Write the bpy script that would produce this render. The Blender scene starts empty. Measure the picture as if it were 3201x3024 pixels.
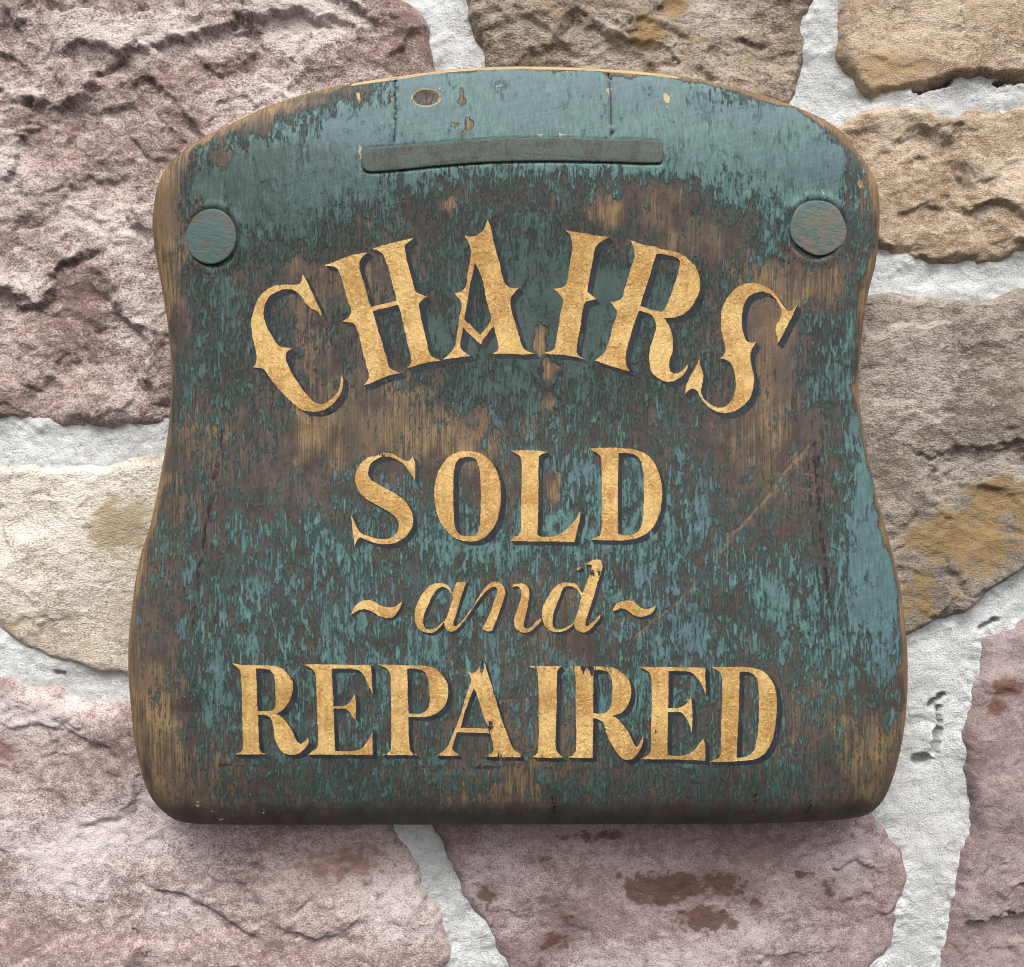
import bpy, math, random
import numpy as np
from mathutils import Vector
from mathutils.geometry import delaunay_2d_cdt

# ------------------------------------------------------------------ camera, sky, sun, exposure
SC = bpy.context.scene
COL = SC.collection
FPX = 2900.0            # focal length in photograph pixels (3201 x 3024)
CX, CY = 1600.5, 1512.0
Y0 = -0.068             # front plane of the board; the mortar lies at Y = 0
D = 0.551               # lens to front plane
YC = Y0 - D
K = D / FPX             # metres per pixel on the front plane

cam_data = bpy.data.cameras.new('camera')
cam = bpy.data.objects.new('camera', cam_data)
COL.objects.link(cam)
cam.location = (0, YC, 0)
cam.rotation_euler = (math.radians(90), 0, 0)
cam_data.sensor_fit = 'HORIZONTAL'
cam_data.sensor_width = 36.0
cam_data.lens = 36.0 * FPX / 3201.0
cam_data.clip_start = 0.01
cam_data.clip_end = 100
SC.camera = cam

SUN_EL, SUN_AZ = math.radians(53), math.radians(-14)    # azimuth 0 = straight out from the wall, minus = left
world = bpy.data.worlds.new('World')
SC.world = world
world.use_nodes = True
wn, wl = world.node_tree.nodes, world.node_tree.links
bg = wn['Background']
sky = wn.new('ShaderNodeTexSky')
sky.sky_type = 'NISHITA'
sky.sun_disc = False
sky.sun_elevation = SUN_EL
sky.sun_rotation = math.radians(180) + SUN_AZ
sky.dust_density = 4.0
sky.air_density = 1.0
hs = wn.new('ShaderNodeHueSaturation')                  # an overcast, nearly white sky
hs.inputs['Saturation'].default_value = 0.22
wl.new(sky.outputs['Color'], hs.inputs['Color'])
wl.new(hs.outputs['Color'], bg.inputs['Color'])
bg.inputs['Strength'].default_value = 0.11

sun_data = bpy.data.lights.new('sun', 'SUN')
sun = bpy.data.objects.new('sun', sun_data)
COL.objects.link(sun)
sun_data.energy = 1.5
sun_data.angle = math.radians(24)
sun_data.color = (1.0, 0.965, 0.92)
sdir = Vector((math.sin(SUN_AZ) * math.cos(SUN_EL), -math.cos(SUN_AZ) * math.cos(SUN_EL), math.sin(SUN_EL)))
sun.location = sdir * 3
sun.rotation_euler = sdir.to_track_quat('Z', 'Y').to_euler()

SC.view_settings.view_transform = 'Standard'
SC.view_settings.look = 'None'
SC.view_settings.gamma = 1
SC.view_settings.exposure = 1.12
SC.render.engine = 'CYCLES'
SC.cycles.max_bounces = 6
SC.cycles.diffuse_bounces = 4
SC.cycles.use_denoising = True
SC.cycles.filter_width = 1.05

# ------------------------------------------------------------------ numpy helpers
rng = np.random.default_rng(7)
_perm = rng.permutation(512)
_perm = np.concatenate([_perm, _perm, _perm])
_ang = rng.random(512) * 2 * np.pi
_gx, _gy = np.cos(_ang), np.sin(_ang)

def perlin(x, y):
    xi = np.floor(x).astype(np.int64); yi = np.floor(y).astype(np.int64)
    xf = x - xi; yf = y - yi
    u = xf * xf * xf * (xf * (xf * 6 - 15) + 10); v = yf * yf * yf * (yf * (yf * 6 - 15) + 10)
    def g(ix, iy, fx, fy):
        h = _perm[(_perm[ix & 511] + iy) & 511]
        return _gx[h] * fx + _gy[h] * fy
    a = g(xi, yi, xf, yf); b = g(xi + 1, yi, xf - 1, yf)
    c = g(xi, yi + 1, xf, yf - 1); d = g(xi + 1, yi + 1, xf - 1, yf - 1)
    return (a + u * (b - a) + v * ((c + u * (d - c)) - (a + u * (b - a)))) * 1.5

def fbm(x, y, octv=4, gain=0.5, lac=2.03):
    r = np.zeros_like(x); amp = 1.0; f = 1.0
    for i in range(octv):
        r += amp * perlin(x * f + 17.3 * i, y * f - 9.1 * i)
        amp *= gain; f *= lac
    return r

def ridged(x, y, octv=4, gain=0.5):
    r = np.zeros_like(x); amp = 1.0; f = 1.0
    for i in range(octv):
        r += amp * (1 - np.abs(perlin(x * f + 31.7 * i, y * f + 5.3 * i)) * 2)
        amp *= gain; f *= 2.1
    return r

def facets(x, y, seed, soft=0.10, tilt=1.0):
    """broken faces: tilted planes meeting in ledges and creases (cells of size 1)"""
    xi = np.floor(x).astype(np.int64); yi = np.floor(y).astype(np.int64)
    b1 = np.full(x.shape, 1e9); b2 = np.full(x.shape, 1e9); h1 = np.zeros_like(x); h2 = np.zeros_like(x)
    for dx in (-1, 0, 1):
        for dy in (-1, 0, 1):
            cx = xi + dx; cy = yi + dy
            h = _perm[(_perm[(cx + seed * 37) & 511] + cy) & 511]
            px = cx + 0.5 + 0.42 * _gx[h]; py = cy + 0.5 + 0.42 * _gy[h]
            k = _perm[h + 91]; k2 = _perm[k + 13]
            d = np.hypot(x - px, y - py)
            hh = 0.9 * _gx[k2] + tilt * (_gx[k] * (x - px) + _gy[k] * (y - py)) * (0.5 + 0.5 * _gy[k2])
            c1 = d < b1
            c2 = (~c1) & (d < b2)
            b2 = np.where(c1, b1, np.where(c2, d, b2)); h2 = np.where(c1, h1, np.where(c2, hh, h2))
            b1 = np.where(c1, d, b1); h1 = np.where(c1, hh, h1)
    w = 0.5 + 0.5 * sstep(0, soft, b2 - b1)
    return h1 * w + h2 * (1 - w)

def sstep(a, b, x):
    t = np.clip((x - a) / (b - a), 0, 1)
    return t * t * (3 - 2 * t)

def smooth_closed(pts, step, corner=52.0):
    """Catmull-Rom through traced points; sharp turns stay corners."""
    P = np.array(pts, float); n = len(P)
    out = []
    d = np.roll(P, -1, 0) - P
    ang = np.arctan2(d[:, 1], d[:, 0])
    turn = np.degrees(np.abs((ang - np.roll(ang, 1) + np.pi) % (2 * np.pi) - np.pi))
    isc = turn > corner
    for i in range(n):
        p1, p2 = P[i], P[(i + 1) % n]
        p0 = P[i - 1] if not isc[i] else p1 - (p2 - p1)
        p3 = P[(i + 2) % n] if not isc[(i + 1) % n] else p2 + (p2 - p1)
        L = np.hypot(*(p2 - p1))
        m = max(1, int(math.ceil(L / step)))
        # tangents scaled to the segment (keeps long/short neighbours from overshooting)
        def tan(a, b, c):
            v = (c - a); l = np.hypot(*v)
            return v / l * L if l > 1e-9 else v * 0
        t1 = tan(p0, p1, p2) ; t2 = tan(p1, p2, p3)
        for k in range(m):
            t = k / m
            h00 = 2*t**3 - 3*t**2 + 1; h10 = t**3 - 2*t**2 + t; h01 = -2*t**3 + 3*t**2; h11 = t**3 - t**2
            out.append(h00 * p1 + h10 * t1 + h01 * p2 + h11 * t2)
    return np.array(out)

def poly_sdf(poly, x, y):
    """positive inside"""
    shp = x.shape; x = x.ravel(); y = y.ravel()
    A = poly; B = np.roll(poly, -1, 0)
    best = np.full(x.shape, 1e18); ins = np.zeros(x.shape, bool)
    for (ax, ay), (bx, by) in zip(A, B):
        ex, ey = bx - ax, by - ay
        wx, wy = x - ax, y - ay
        t = np.clip((wx * ex + wy * ey) / (ex * ex + ey * ey + 1e-20), 0, 1)
        dx, dy = wx - ex * t, wy - ey * t
        np.minimum(best, dx * dx + dy * dy, out=best)
        if ay != by:
            c = ((ay > y) != (by > y)) & (x < ex * (y - ay) / ey + ax)
            ins ^= c
    r = np.sqrt(best)
    return np.where(ins, r, -r).reshape(shp)

def line_dist(pts, x, y):
    """distance to an open polyline, signed side (+ = right of travel in y-down pixels, i.e. below when traced left to right), and param 0..1"""
    best = np.full(x.shape, 1e18); sgn = np.ones(x.shape); par = np.zeros(x.shape)
    n = len(pts) - 1
    for i in range(n):
        ax, ay = pts[i]; bx, by = pts[i + 1]
        ex, ey = bx - ax, by - ay
        wx, wy = x - ax, y - ay
        t = np.clip((wx * ex + wy * ey) / (ex * ex + ey * ey), 0, 1)
        d = (wx - ex * t) ** 2 + (wy - ey * t) ** 2
        s = np.sign(ex * wy - ey * wx)
        m = d < best
        best = np.where(m, d, best); sgn = np.where(m, s, sgn); par = np.where(m, (i + t) / n, par)
    return np.sqrt(best), sgn, par

def make_mesh(name, V, F, mat, parent=None, smooth=True, attrs=None):
    """V (n,3) array, F list/array of tris or quads"""
    me = bpy.data.meshes.new(name)
    V = np.ascontiguousarray(V, np.float32)
    F = np.asarray(F, np.int32)
    nf, k = F.shape
    me.vertices.add(len(V)); me.vertices.foreach_set('co', V.ravel())
    me.loops.add(nf * k); me.loops.foreach_set('vertex_index', F.ravel())
    me.polygons.add(nf)
    me.polygons.foreach_set('loop_start', np.arange(nf, dtype=np.int32) * k)
    me.polygons.foreach_set('loop_total', np.full(nf, k, np.int32))
    me.polygons.foreach_set('use_smooth', np.full(nf, smooth, bool))
    for an, arr in (attrs or {}).items():
        a = me.attributes.new(an, 'FLOAT', 'POINT')
        a.data.foreach_set('value', np.ascontiguousarray(arr, np.float32).ravel())
    me.update(calc_edges=True)
    me.validate()
    me.materials.append(mat)
    o = bpy.data.objects.new(name, me)
    COL.objects.link(o)
    if parent is not None:
        o.parent = parent
    return o

def grid_faces(ny, nx, keep=None):
    idx = np.arange(ny * nx).reshape(ny, nx)
    a, b, c, d = idx[:-1, :-1], idx[:-1, 1:], idx[1:, 1:], idx[1:, :-1]
    F = np.stack([a, b, c, d], -1)
    if keep is not None:
        F = F[keep]
    return F.reshape(-1, 4)

def compact(V, F, attrs=None):
    used = np.unique(F)
    mp = np.full(len(V), -1, np.int64); mp[used] = np.arange(len(used))
    return V[used], mp[F], {k: v.ravel()[used] for k, v in (attrs or {}).items()}

def thing(name, label, cat, loc):
    o = bpy.data.objects.new(name, None)
    COL.objects.link(o)
    o.location = loc
    o.empty_display_size = 0.05
    o['label'] = label; o['category'] = cat
    return o

# ------------------------------------------------------------------ material helpers
def lin(r, g, b):
    f = lambda c: (c / 255 / 12.92) if c / 255 <= 0.04045 else ((c / 255 + 0.055) / 1.055) ** 2.4
    return (f(r), f(g), f(b), 1)

class NT:
    def __init__(s, name):
        s.m = bpy.data.materials.new(name); s.m.use_nodes = True
        s.t = s.m.node_tree; s.n = s.t.nodes; s.l = s.t.links
        s.bsdf = s.n['Principled BSDF']; s.out = s.n['Material Output']
        s.co = s.n.new('ShaderNodeTexCoord').outputs['Object']
    def _set(s, sock, v):
        if isinstance(v, bpy.types.NodeSocket): s.l.new(v, sock)
        elif v is not None: sock.default_value = v
    def math(s, op, a, b=None, c=None, clamp=False):
        n = s.n.new('ShaderNodeMath'); n.operation = op; n.use_clamp = clamp
        for i, v in enumerate((a, b, c)):
            if v is not None: s._set(n.inputs[i], v)
        return n.outputs[0]
    def add(s, *a):
        r = a[0]
        for b in a[1:]: r = s.math('ADD', r, b)
        return r
    def mul(s, a, b): return s.math('MULTIPLY', a, b)
    def sub(s, a, b): return s.math('SUBTRACT', a, b)
    def cen(s, a, k): return s.math('MULTIPLY', s.math('SUBTRACT', a, 0.5), k)
    def step(s, a, lo, hi):
        n = s.n.new('ShaderNodeMapRange'); n.interpolation_type = 'SMOOTHSTEP'
        s._set(n.inputs['Value'], a); s._set(n.inputs['From Min'], lo); s._set(n.inputs['From Max'], hi)
        return n.outputs['Result']
    def scale(s, v, rot=None):
        src = s.co
        if rot:                                       # turn the grain first
            m = s.n.new('ShaderNodeMapping'); m.inputs['Rotation'].default_value = rot
            s.l.new(src, m.inputs['Vector']); src = m.outputs['Vector']
        n = s.n.new('ShaderNodeMapping'); n.inputs['Scale'].default_value = v
        n.inputs['Rotation'].default_value = (0.61, 0.43, 0.77)      # keeps the noise lattice off the surface's own axes
        s.l.new(src, n.inputs['Vector']); return n.outputs['Vector']
    def noise(s, vec, sc=1.0, det=4, rough=0.55, dist=0.0):
        n = s.n.new('ShaderNodeTexNoise')
        s._set(n.inputs['Vector'], vec if vec is not None else s.scale((1, 1, 1)))
        n.inputs['Scale'].default_value = sc; n.inputs['Detail'].default_value = det
        n.inputs['Roughness'].default_value = rough; n.inputs['Distortion'].default_value = dist
        return n.outputs['Fac']
    def voro(s, vec, sc, feat='F1'):
        n = s.n.new('ShaderNodeTexVoronoi'); n.feature = feat
        s._set(n.inputs['Vector'], vec if vec is not None else s.co); n.inputs['Scale'].default_value = sc
        return n.outputs['Distance']
    def attr(s, name):
        n = s.n.new('ShaderNodeAttribute'); n.attribute_name = name
        return n.outputs['Fac']
    def mix(s, f, a, b):
        n = s.n.new('ShaderNodeMix'); n.data_type = 'RGBA'
        s._set(n.inputs[0], f); s._set(n.inputs[6], a); s._set(n.inputs[7], b)
        return n.outputs[2]
    def mulc(s, col, f):
        n = s.n.new('ShaderNodeMix'); n.data_type = 'RGBA'; n.blend_type = 'MULTIPLY'
        n.inputs[0].default_value = 1.0
        s._set(n.inputs[6], col)
        c = s.n.new('ShaderNodeCombineColor')
        for i in range(3): s._set(c.inputs[i], f)
        s.l.new(c.outputs[0], n.inputs[7])
        return n.outputs[2]
    def bump(s, h, dist, strength=1.0, normal=None):
        n = s.n.new('ShaderNodeBump'); n.inputs['Distance'].default_value = dist
        n.inputs['Strength'].default_value = strength
        s._set(n.inputs['Height'], h)
        if normal is not None: s.l.new(normal, n.inputs['Normal'])
        return n.outputs['Normal']
    def fin(s, col, rough, normal=None, spec=0.5, metal=None):
        s._set(s.bsdf.inputs['Base Color'], col); s._set(s.bsdf.inputs['Roughness'], rough)
        s._set(s.bsdf.inputs['Specular IOR Level'], spec)
        if metal is not None: s._set(s.bsdf.inputs['Metallic'], metal)
        if normal is not None: s.l.new(normal, s.bsdf.inputs['Normal'])
        return s.m

def stone_material(name, dark, mid, light, patch, light_amt=0.5, grain=1.0, gscale=1.0, bed=1.3):
    t = NT(name)
    n1 = t.noise(None, 15, 7, 0.6, 0.5)
    n2 = t.noise(t.scale((120 * gscale, 120 * gscale, 120 * gscale * bed)), 1, 7, 0.66, 0.3)
    n3 = t.noise(t.scale((760 * gscale, 760 * gscale, 760 * gscale * bed)), 1, 3, 0.65)
    v = t.add(t.mul(n1, 0.9), t.cen(n2, 1.1), t.cen(n3, 1.0), 0.05)
    c = t.mix(t.step(v, 0.24, 0.70), dark, mid)
    lv = t.add(t.mul(n2, 0.8), t.cen(n3, 1.1), t.cen(n1, 0.7), t.mul(t.attr('dust'), 0.5), 0.04)
    c = t.mix(t.mul(t.step(lv, 0.38, 0.88), light_amt), c, light)
    pv = t.add(t.attr('patch'), t.cen(n2, 1.8), t.cen(n1, 2.0), t.cen(n3, 0.7), -0.06)
    c = t.mix(t.mul(t.step(pv, 0.36, 0.70), 0.86), c, t.mulc(patch, t.add(0.72, t.mul(n2, 0.5))))
    ev = t.add(t.attr('rim'), t.cen(n2, 1.6), t.cen(n3, 0.8), t.cen(n1, 0.8))
    c = t.mix(t.mul(t.step(ev, 0.95, 1.3), 0.65), c, lin(212, 208, 205))
    c = t.mix(t.mul(t.step(n3, 0.44, 0.30), 0.5), c, t.mulc(c, 0.5))
    h = t.add(t.mul(n2, 0.75), t.mul(n3, 0.55))
    nn = t.bump(h, 0.0024 * grain, 1.0)
    return t.fin(c, 0.88, nn, 0.25)

# ------------------------------------------------------------------ the stone wall
DISP = 3201.0 / 1986.0
def wall_pt(px, py, y=0.0):
    return ((px - CX) * (y - YC) / FPX, (CY - py) * (y - YC) / FPX)

def axis(lo_f, hi_f, lo, hi, fine, coarse):
    return np.concatenate([np.arange(lo, lo_f, coarse), np.arange(lo_f, hi_f, fine), np.arange(hi_f, hi + coarse, coarse)])
WX = axis(-0.362, 0.362, -0.80, 0.80, 0.0009, 0.005)
WZ = axis(-0.345, 0.345, -0.72, 0.72, 0.0009, 0.005)

PINK = stone_material('pink_sandstone', lin(118, 97, 91), lin(160, 140, 133), lin(222, 212, 207), lin(138, 106, 88), 0.66, 1.2, 0.9)
PINKL = stone_material('pale_pink_sandstone', lin(124, 103, 99), lin(166, 146, 142), lin(216, 207, 205), lin(120, 88, 77), 0.62, 0.7, 1.1)
PINKR = stone_material('rust_stained_sandstone', lin(114, 95, 93), lin(148, 129, 128), lin(192, 181, 182), lin(72, 45, 33), 0.5, 0.55, 1.2)
MAUVE = stone_material('mauve_sandstone', lin(112, 94, 92), lin(144, 127, 125), lin(184, 170, 169), lin(98, 66, 51), 0.4, 0.5, 1.25)
BROWN = stone_material('brown_sandstone', lin(104, 90, 77), lin(150, 133, 115), lin(202, 193, 185), lin(142, 113, 74), 0.55, 1.3, 0.75, 1.6)
TAN = stone_material('tan_sandstone', lin(132, 112, 92), lin(178, 157, 134), lin(216, 202, 184), lin(164, 138, 102), 0.55, 1.0, 1.0, 1.7)
GREY = stone_material('grey_brown_sandstone', lin(108, 98, 88), lin(152, 141, 129), lin(198, 190, 181), lin(132, 108, 70), 0.5, 1.3, 0.8, 1.7)
CREAM = stone_material('cream_sandstone', lin(152, 139, 122), lin(194, 184, 168), lin(228, 222, 213), lin(154, 135, 107), 0.7, 1.25, 0.85, 1.5)

# outlines in photograph pixels (display scale); points beyond the frame are where each stone goes on
ST = {
 'S1': dict(rough=(1.9, 1.7, 1.0), mat=PINK, h=20, R=13, label='large rough pink stone at upper left', poly=[(-420,-330),(200,-380),(760,-330),(786,0),(818,45),(838,88),(852,135),(880,330),(780,640),(600,790),(420,826),(325,831),(250,836),(160,836),(60,832),(0,823),(-200,815),(-420,800)]),
 'S2': dict(rough=(1.4, 1.6, 1.2), mat=BROWN, h=17, R=10, label='brown stone above the board', poly=[(872,-300),(888,0),(903,45),(918,85),(932,130),(990,300),(1250,350),(1480,300),(1541,188),(1556,103),(1572,0),(1580,-150),(1560,-320)]),
 'S3': dict(rough=(0.6, 0.8, 1.0), mat=TAN, h=19, R=7, label='tan stone at upper right corner', poly=[(1612,-300),(1614,0),(1610,137),(1640,178),(1664,206),(1700,203),(1750,196),(1800,186),(1850,172),(1920,173),(1986,174),(2180,180),(2400,150),(2420,-200),(2300,-320)]),
 'S4': dict(rough=(1.2, 1.2, 0.9), mat=TAN, h=20, R=9, label='tan stone right of the board with flaked ledges', poly=[(1560,310),(1633,241),(1681,223),(1750,219),(1829,236),(1870,227),(1942,220),(1986,212),(2150,205),(2350,230),(2360,440),(2180,490),(1986,496),(1942,508),(1887,525),(1784,528),(1732,515),(1702,499),(1600,480),(1545,400)]),
 'S5': dict(rough=(0.9, 1.2, 1.3), mat=GREY, h=20, R=8, label='grey brown stone with an ochre lower corner', poly=[(1580,620),(1684,571),(1767,581),(1870,584),(1985,563),(2200,555),(2400,600),(2380,880),(2250,980),(1985,1088),(1887,1157),(1818,1201),(1757,1226),(1660,1240),(1590,1150),(1540,950)]),
 'S6': dict(rough=(0.5, 0.5, 0.6), mat=MAUVE, h=18, R=10, label='mauve stone at lower right', poly=[(1877,1256),(1887,1231),(1935,1205),(1985,1177),(2150,1120),(2400,1080),(2420,1500),(2400,2180),(2100,2200),(1770,2180),(1778,2000),(1794,1874),(1812,1788),(1832,1685),(1849,1600),(1860,1548),(1849,1479),(1846,1393),(1860,1324)]),
 'S7': dict(rough=(0.45, 0.8, 1.3), mat=CREAM, h=18, R=9, label='pale cream stone left of the board', poly=[(-420,900),(-200,880),(0,894),(86,898),(144,901),(206,896),(316,883),(440,880),(500,1050),(430,1300),(330,1325),(247,1307),(172,1291),(113,1274),(76,1257),(51,1241),(17,1217),(0,1206),(-150,1150),(-420,1120)]),
 'S8': dict(rough=(0.85, 0.9, 0.7), mat=PINKL, h=20, R=13, label='pale pink stone at lower left', poly=[(-420,1200),(-200,1190),(0,1284),(51,1292),(86,1316),(137,1323),(172,1339),(247,1347),(420,1380),(700,1480),(778,1598),(806,1627),(827,1685),(840,1720),(868,1764),(881,1805),(888,1836),(866,1874),(830,1980),(780,2180),(200,2230),(-420,2180)]),
 'S9': dict(rough=(0.55, 0.8, 0.7), mat=PINKR, h=18, R=10, label='pink stone below the board with rust brown stains', poly=[(830,1560),(844,1600),(868,1654),(895,1716),(930,1771),(954,1823),(992,1876),(1060,2000),(1100,2160),(1400,2220),(1610,2160),(1640,1980),(1681,1874),(1708,1833),(1726,1788),(1739,1737),(1751,1678),(1739,1644),(1715,1596),(1691,1570),(1600,1500),(1300,1450),(1000,1470)]),
 'S10': dict(mat=CREAM, h=5, R=7, label='small chip of stone bedded in the mortar', poly=[(1735,1385),(1762,1368),(1786,1378),(1792,1410),(1782,1436),(1755,1442),(1735,1430)]),
 # hidden behind the board: it leans on these
 'S11': dict(mat=GREY, h=24, R=12, coarse=3, poly=[(960,390),(1440,390),(1500,600),(1480,1000),(1180,1040),(820,1000),(760,760)]),
 'S12': dict(mat=BROWN, h=24, R=12, coarse=3, poly=[(560,900),(760,960),(1180,1080),(1500,1060),(1560,1250),(1640,1330),(1500,1430),(1000,1420),(720,1400),(500,1300),(540,1100)]),
}
OUTER = [
 (BROWN, [(-900,-400),(-480,-380),(-470,300),(-900,320)]), (CREAM, [(-900,370),(-470,350),(-470,840),(-900,820)]),
 (TAN, [(-900,880),(-480,880),(-480,1160),(-900,1200)]), (PINK, [(-900,1260),(-470,1220),(-480,1800),(-900,1780)]),
 (GREY, [(-900,1840),(-470,1850),(-460,2250),(-900,2260)]),
 (TAN, [(-460,-800),(250,-800),(260,-430),(-460,-400)]), (GREY, [(310,-800),(860,-800),(850,-400),(300,-430)]),
 (PINK, [(910,-800),(1500,-800),(1510,-380),(910,-370)]), (CREAM, [(1560,-800),(2300,-800),(2290,-380),(1580,-380)]),
 (BROWN, [(2470,-700),(2900,-700),(2900,160),(2460,140)]), (GREY, [(2420,200),(2900,210),(2900,560),(2450,580)]),
 (PINKL, [(2450,640),(2900,620),(2900,1040),(2430,1010)]), (TAN, [(2470,1080),(2900,1090),(2900,1700),(2470,1700)]),
 (MAUVE, [(2460,1760),(2900,1750),(2900,2260),(2460,2260)]),
]
for i, (m, p) in enumerate(OUTER):
    c = np.mean(p, 0)
    q = []
    for j in range(4):                       # a softened, uneven quadrilateral
        a = np.array(p[j], float); b = np.array(p[(j + 1) % 4], float)
        q += [tuple(a + (c - a) * 0.08), tuple(a * 0.67 + b * 0.33 + rng.normal(0, 12, 2)), tuple(a * 0.33 + b * 0.67 + rng.normal(0, 12, 2))]
    ST['O%d' % i] = dict(mat=m, h=19, R=14, poly=q)

# scarps: traced left to right in photograph pixels, the surface steps back below the line
LEDGES = {
 'S1': [([(216,216),(277,185),(415,199),(520,178),(609,166),(720,112),(850,80),(942,74),(1014,89),(1080,140)], 5.0, 150),
        ([(94,366),(180,352),(277,343),(332,332),(338,266),(388,218),(470,196)], 4.5, 120),
        ([(40,610),(83,560),(120,470),(138,360),(200,350)], 3.0, 90),
        ([(60,985),(110,968),(194,908),(260,850),(305,831),(360,800)], 3.5, 110),
        ([(240,860),(300,800),(360,785)], 2.0, 50),
        ([(0,1290),(90,1310),(180,1330)], 3.0, 60),
        ([(60,30),(100,115),(150,112)], 2.5, 60), ([(290,60),(330,40),(360,0)], 1.6, 40),
        ([(-100,420),(0,350),(60,300)], 2.5, 80), ([(380,1180),(480,1130),(520,1050)], 1.6, 60)],
 'S2': [([(1600,60),(1680,100),(1760,160),(1830,210)], 2.2, 60), ([(1900,140),(1990,90),(2090,120),(2180,170)], 2.5, 70),
        ([(2150,180),(2300,190),(2420,200),(2500,170)], 2.0, 60), ([(1480,40),(1560,70),(1600,130)], 1.6, 50)],
 'S3': [([(2950,0),(2970,120),(2960,230)], 1.6, 40), ([(2640,200),(2760,230),(2900,220)], 0.8, 80)],
 'S4': [([(2754,670),(2815,674),(2892,665),(2953,688)], 2.6, 45), ([(2960,690),(2985,672),(3042,650),(3125,667),(3170,700),(3200,750)], 4.5, 80),
        ([(2850,828),(2910,824),(2960,812),(3040,818)], 2.6, 30), ([(2760,545),(2850,520),(2930,440),(3000,400)], 1.5, 60),
        ([(2740,610),(2800,612),(2870,560)], 1.0, 40)],
 'S5': [([(2850,1400),(2880,1460),(2895,1530),(2900,1590)], 1.6, 60), ([(2770,1595),(2830,1580),(2900,1600)], 1.2, 40),
        ([(2805,1395),(2850,1402),(2890,1398)], 1.4, 30), ([(2930,1490),(3000,1500),(3120,1530),(3190,1610)], 1.8, 110),
        ([(2830,1940),(2950,1880),(3060,1810),(3150,1760)], 2.5, 50)],
 'S6': [([(2960,2838),(3053,2830),(3120,2815),(3210,2792)], 6.0, 120), ([(3060,2725),(3110,2770),(3150,2738),(3200,2715)], 2.2, 45),
        ([(3085,2660),(3110,2660)], 1.5, 25)],
 'S7': [([(55,1560),(70,1640),(75,1720)], 1.6, 40), ([(120,1535),(150,1540),(165,1520)], 1.4, 25), ([(30,1950),(120,1935),(260,1900)], 1.0, 60)],
 'S8': [([(222,2222),(290,2262),(360,2280),(421,2321)], 2.8, 90), ([(470,2703),(540,2726),(609,2750),(690,2800),(775,2858),(850,2880)], 3.2, 70),
        ([(482,2720),(492,2800),(480,2880),(420,2950),(360,2990)], 2.4, 60), ([(0,2360),(28,2420),(36,2480),(20,2580)], 3.0, 50),
        ([(40,2240),(150,2240),(240,2225),(330,2215)], 2.4, 60), ([(920,2860),(935,2800),(980,2740)], 1.6, 50),
        ([(1080,2760),(1100,2850),(1120,2900)], 1.4, 50), ([(700,2980),(900,2995),(1050,2980)], 1.5, 60)],
 'S9': [([(2560,2680),(2640,2672),(2720,2678)], 2.4, 50), ([(1770,2600),(1830,2680),(1870,2700)], 1.2, 40), ([(1500,2800),(1580,2815),(1640,2830)], 1.3, 40),
        ([(2600,2780),(2660,2770),(2700,2750)], 1.6, 40), ([(2300,2960),(2480,2950),(2600,2900)], 1.2, 60)],
}
# stain patches, and one thin brown strip: (x, y, rx, ry, amount) in photograph pixels
PATCH = {
 'S1': [(130,420,60,110,.55),(100,60,40,60,.4),(60,640,60,60,.4),(20,760,60,60,.5),(500,170,120,25,.3),(420,150,60,30,.3),(760,180,60,40,.3),(120,1240,80,60,.35)],
 'S2': [(2010,130,60,55,.8),(2090,40,60,70,.75),(2140,150,50,30,.5),(1700,60,90,60,.25),(2330,220,90,40,.25)],
 'S3': [(2760,260,160,60,.55),(2980,262,80,30,.6),(3040,100,120,80,.3)],
 'S4': [(2700,780,80,40,.4),(2900,480,120,60,.2),(3100,560,80,60,.25)],
 'S5': [(3010,1690,190,110,.95),(3080,1560,120,60,.85),(2860,1850,90,110,.85),(3160,1650,80,120,.8),(2760,1560,60,60,.35)],
 'S6': [(3110,2130,50,32,.9),(3075,2190,35,30,.8),(3160,2790,60,28,.45),(2960,2930,60,40,.4)],
 'S7': [(420,1650,110,130,.55),(60,1960,90,60,.6),(430,1900,120,90,.45),(250,2020,120,50,.5)],
 'S8': [(40,2330,60,60,.55),(20,2460,30,60,.4),(1050,2650,200,60,.5),(820,2640,120,40,.3),(560,2500,60,60,.25)],
 'S9': [(1770,2830,90,60,.85),(1720,2910,80,50,.9),(1690,2970,45,30,.7),(2100,2745,130,60,.95),(2240,2720,120,60,.9),(2180,2830,120,40,.8),(1700,2650,40,40,.6),(2330,2650,50,30,.8),(2340,2790,30,40,.8),(2560,2800,40,70,.55),(1530,2760,40,30,.6),(1400,2600,40,40,.7),(1880,2700,60,30,.5),(2480,2700,40,30,.5),(1950,2580,400,18,.45)],  # last entry darkens a thin strip along the board's lower edge
}
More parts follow.
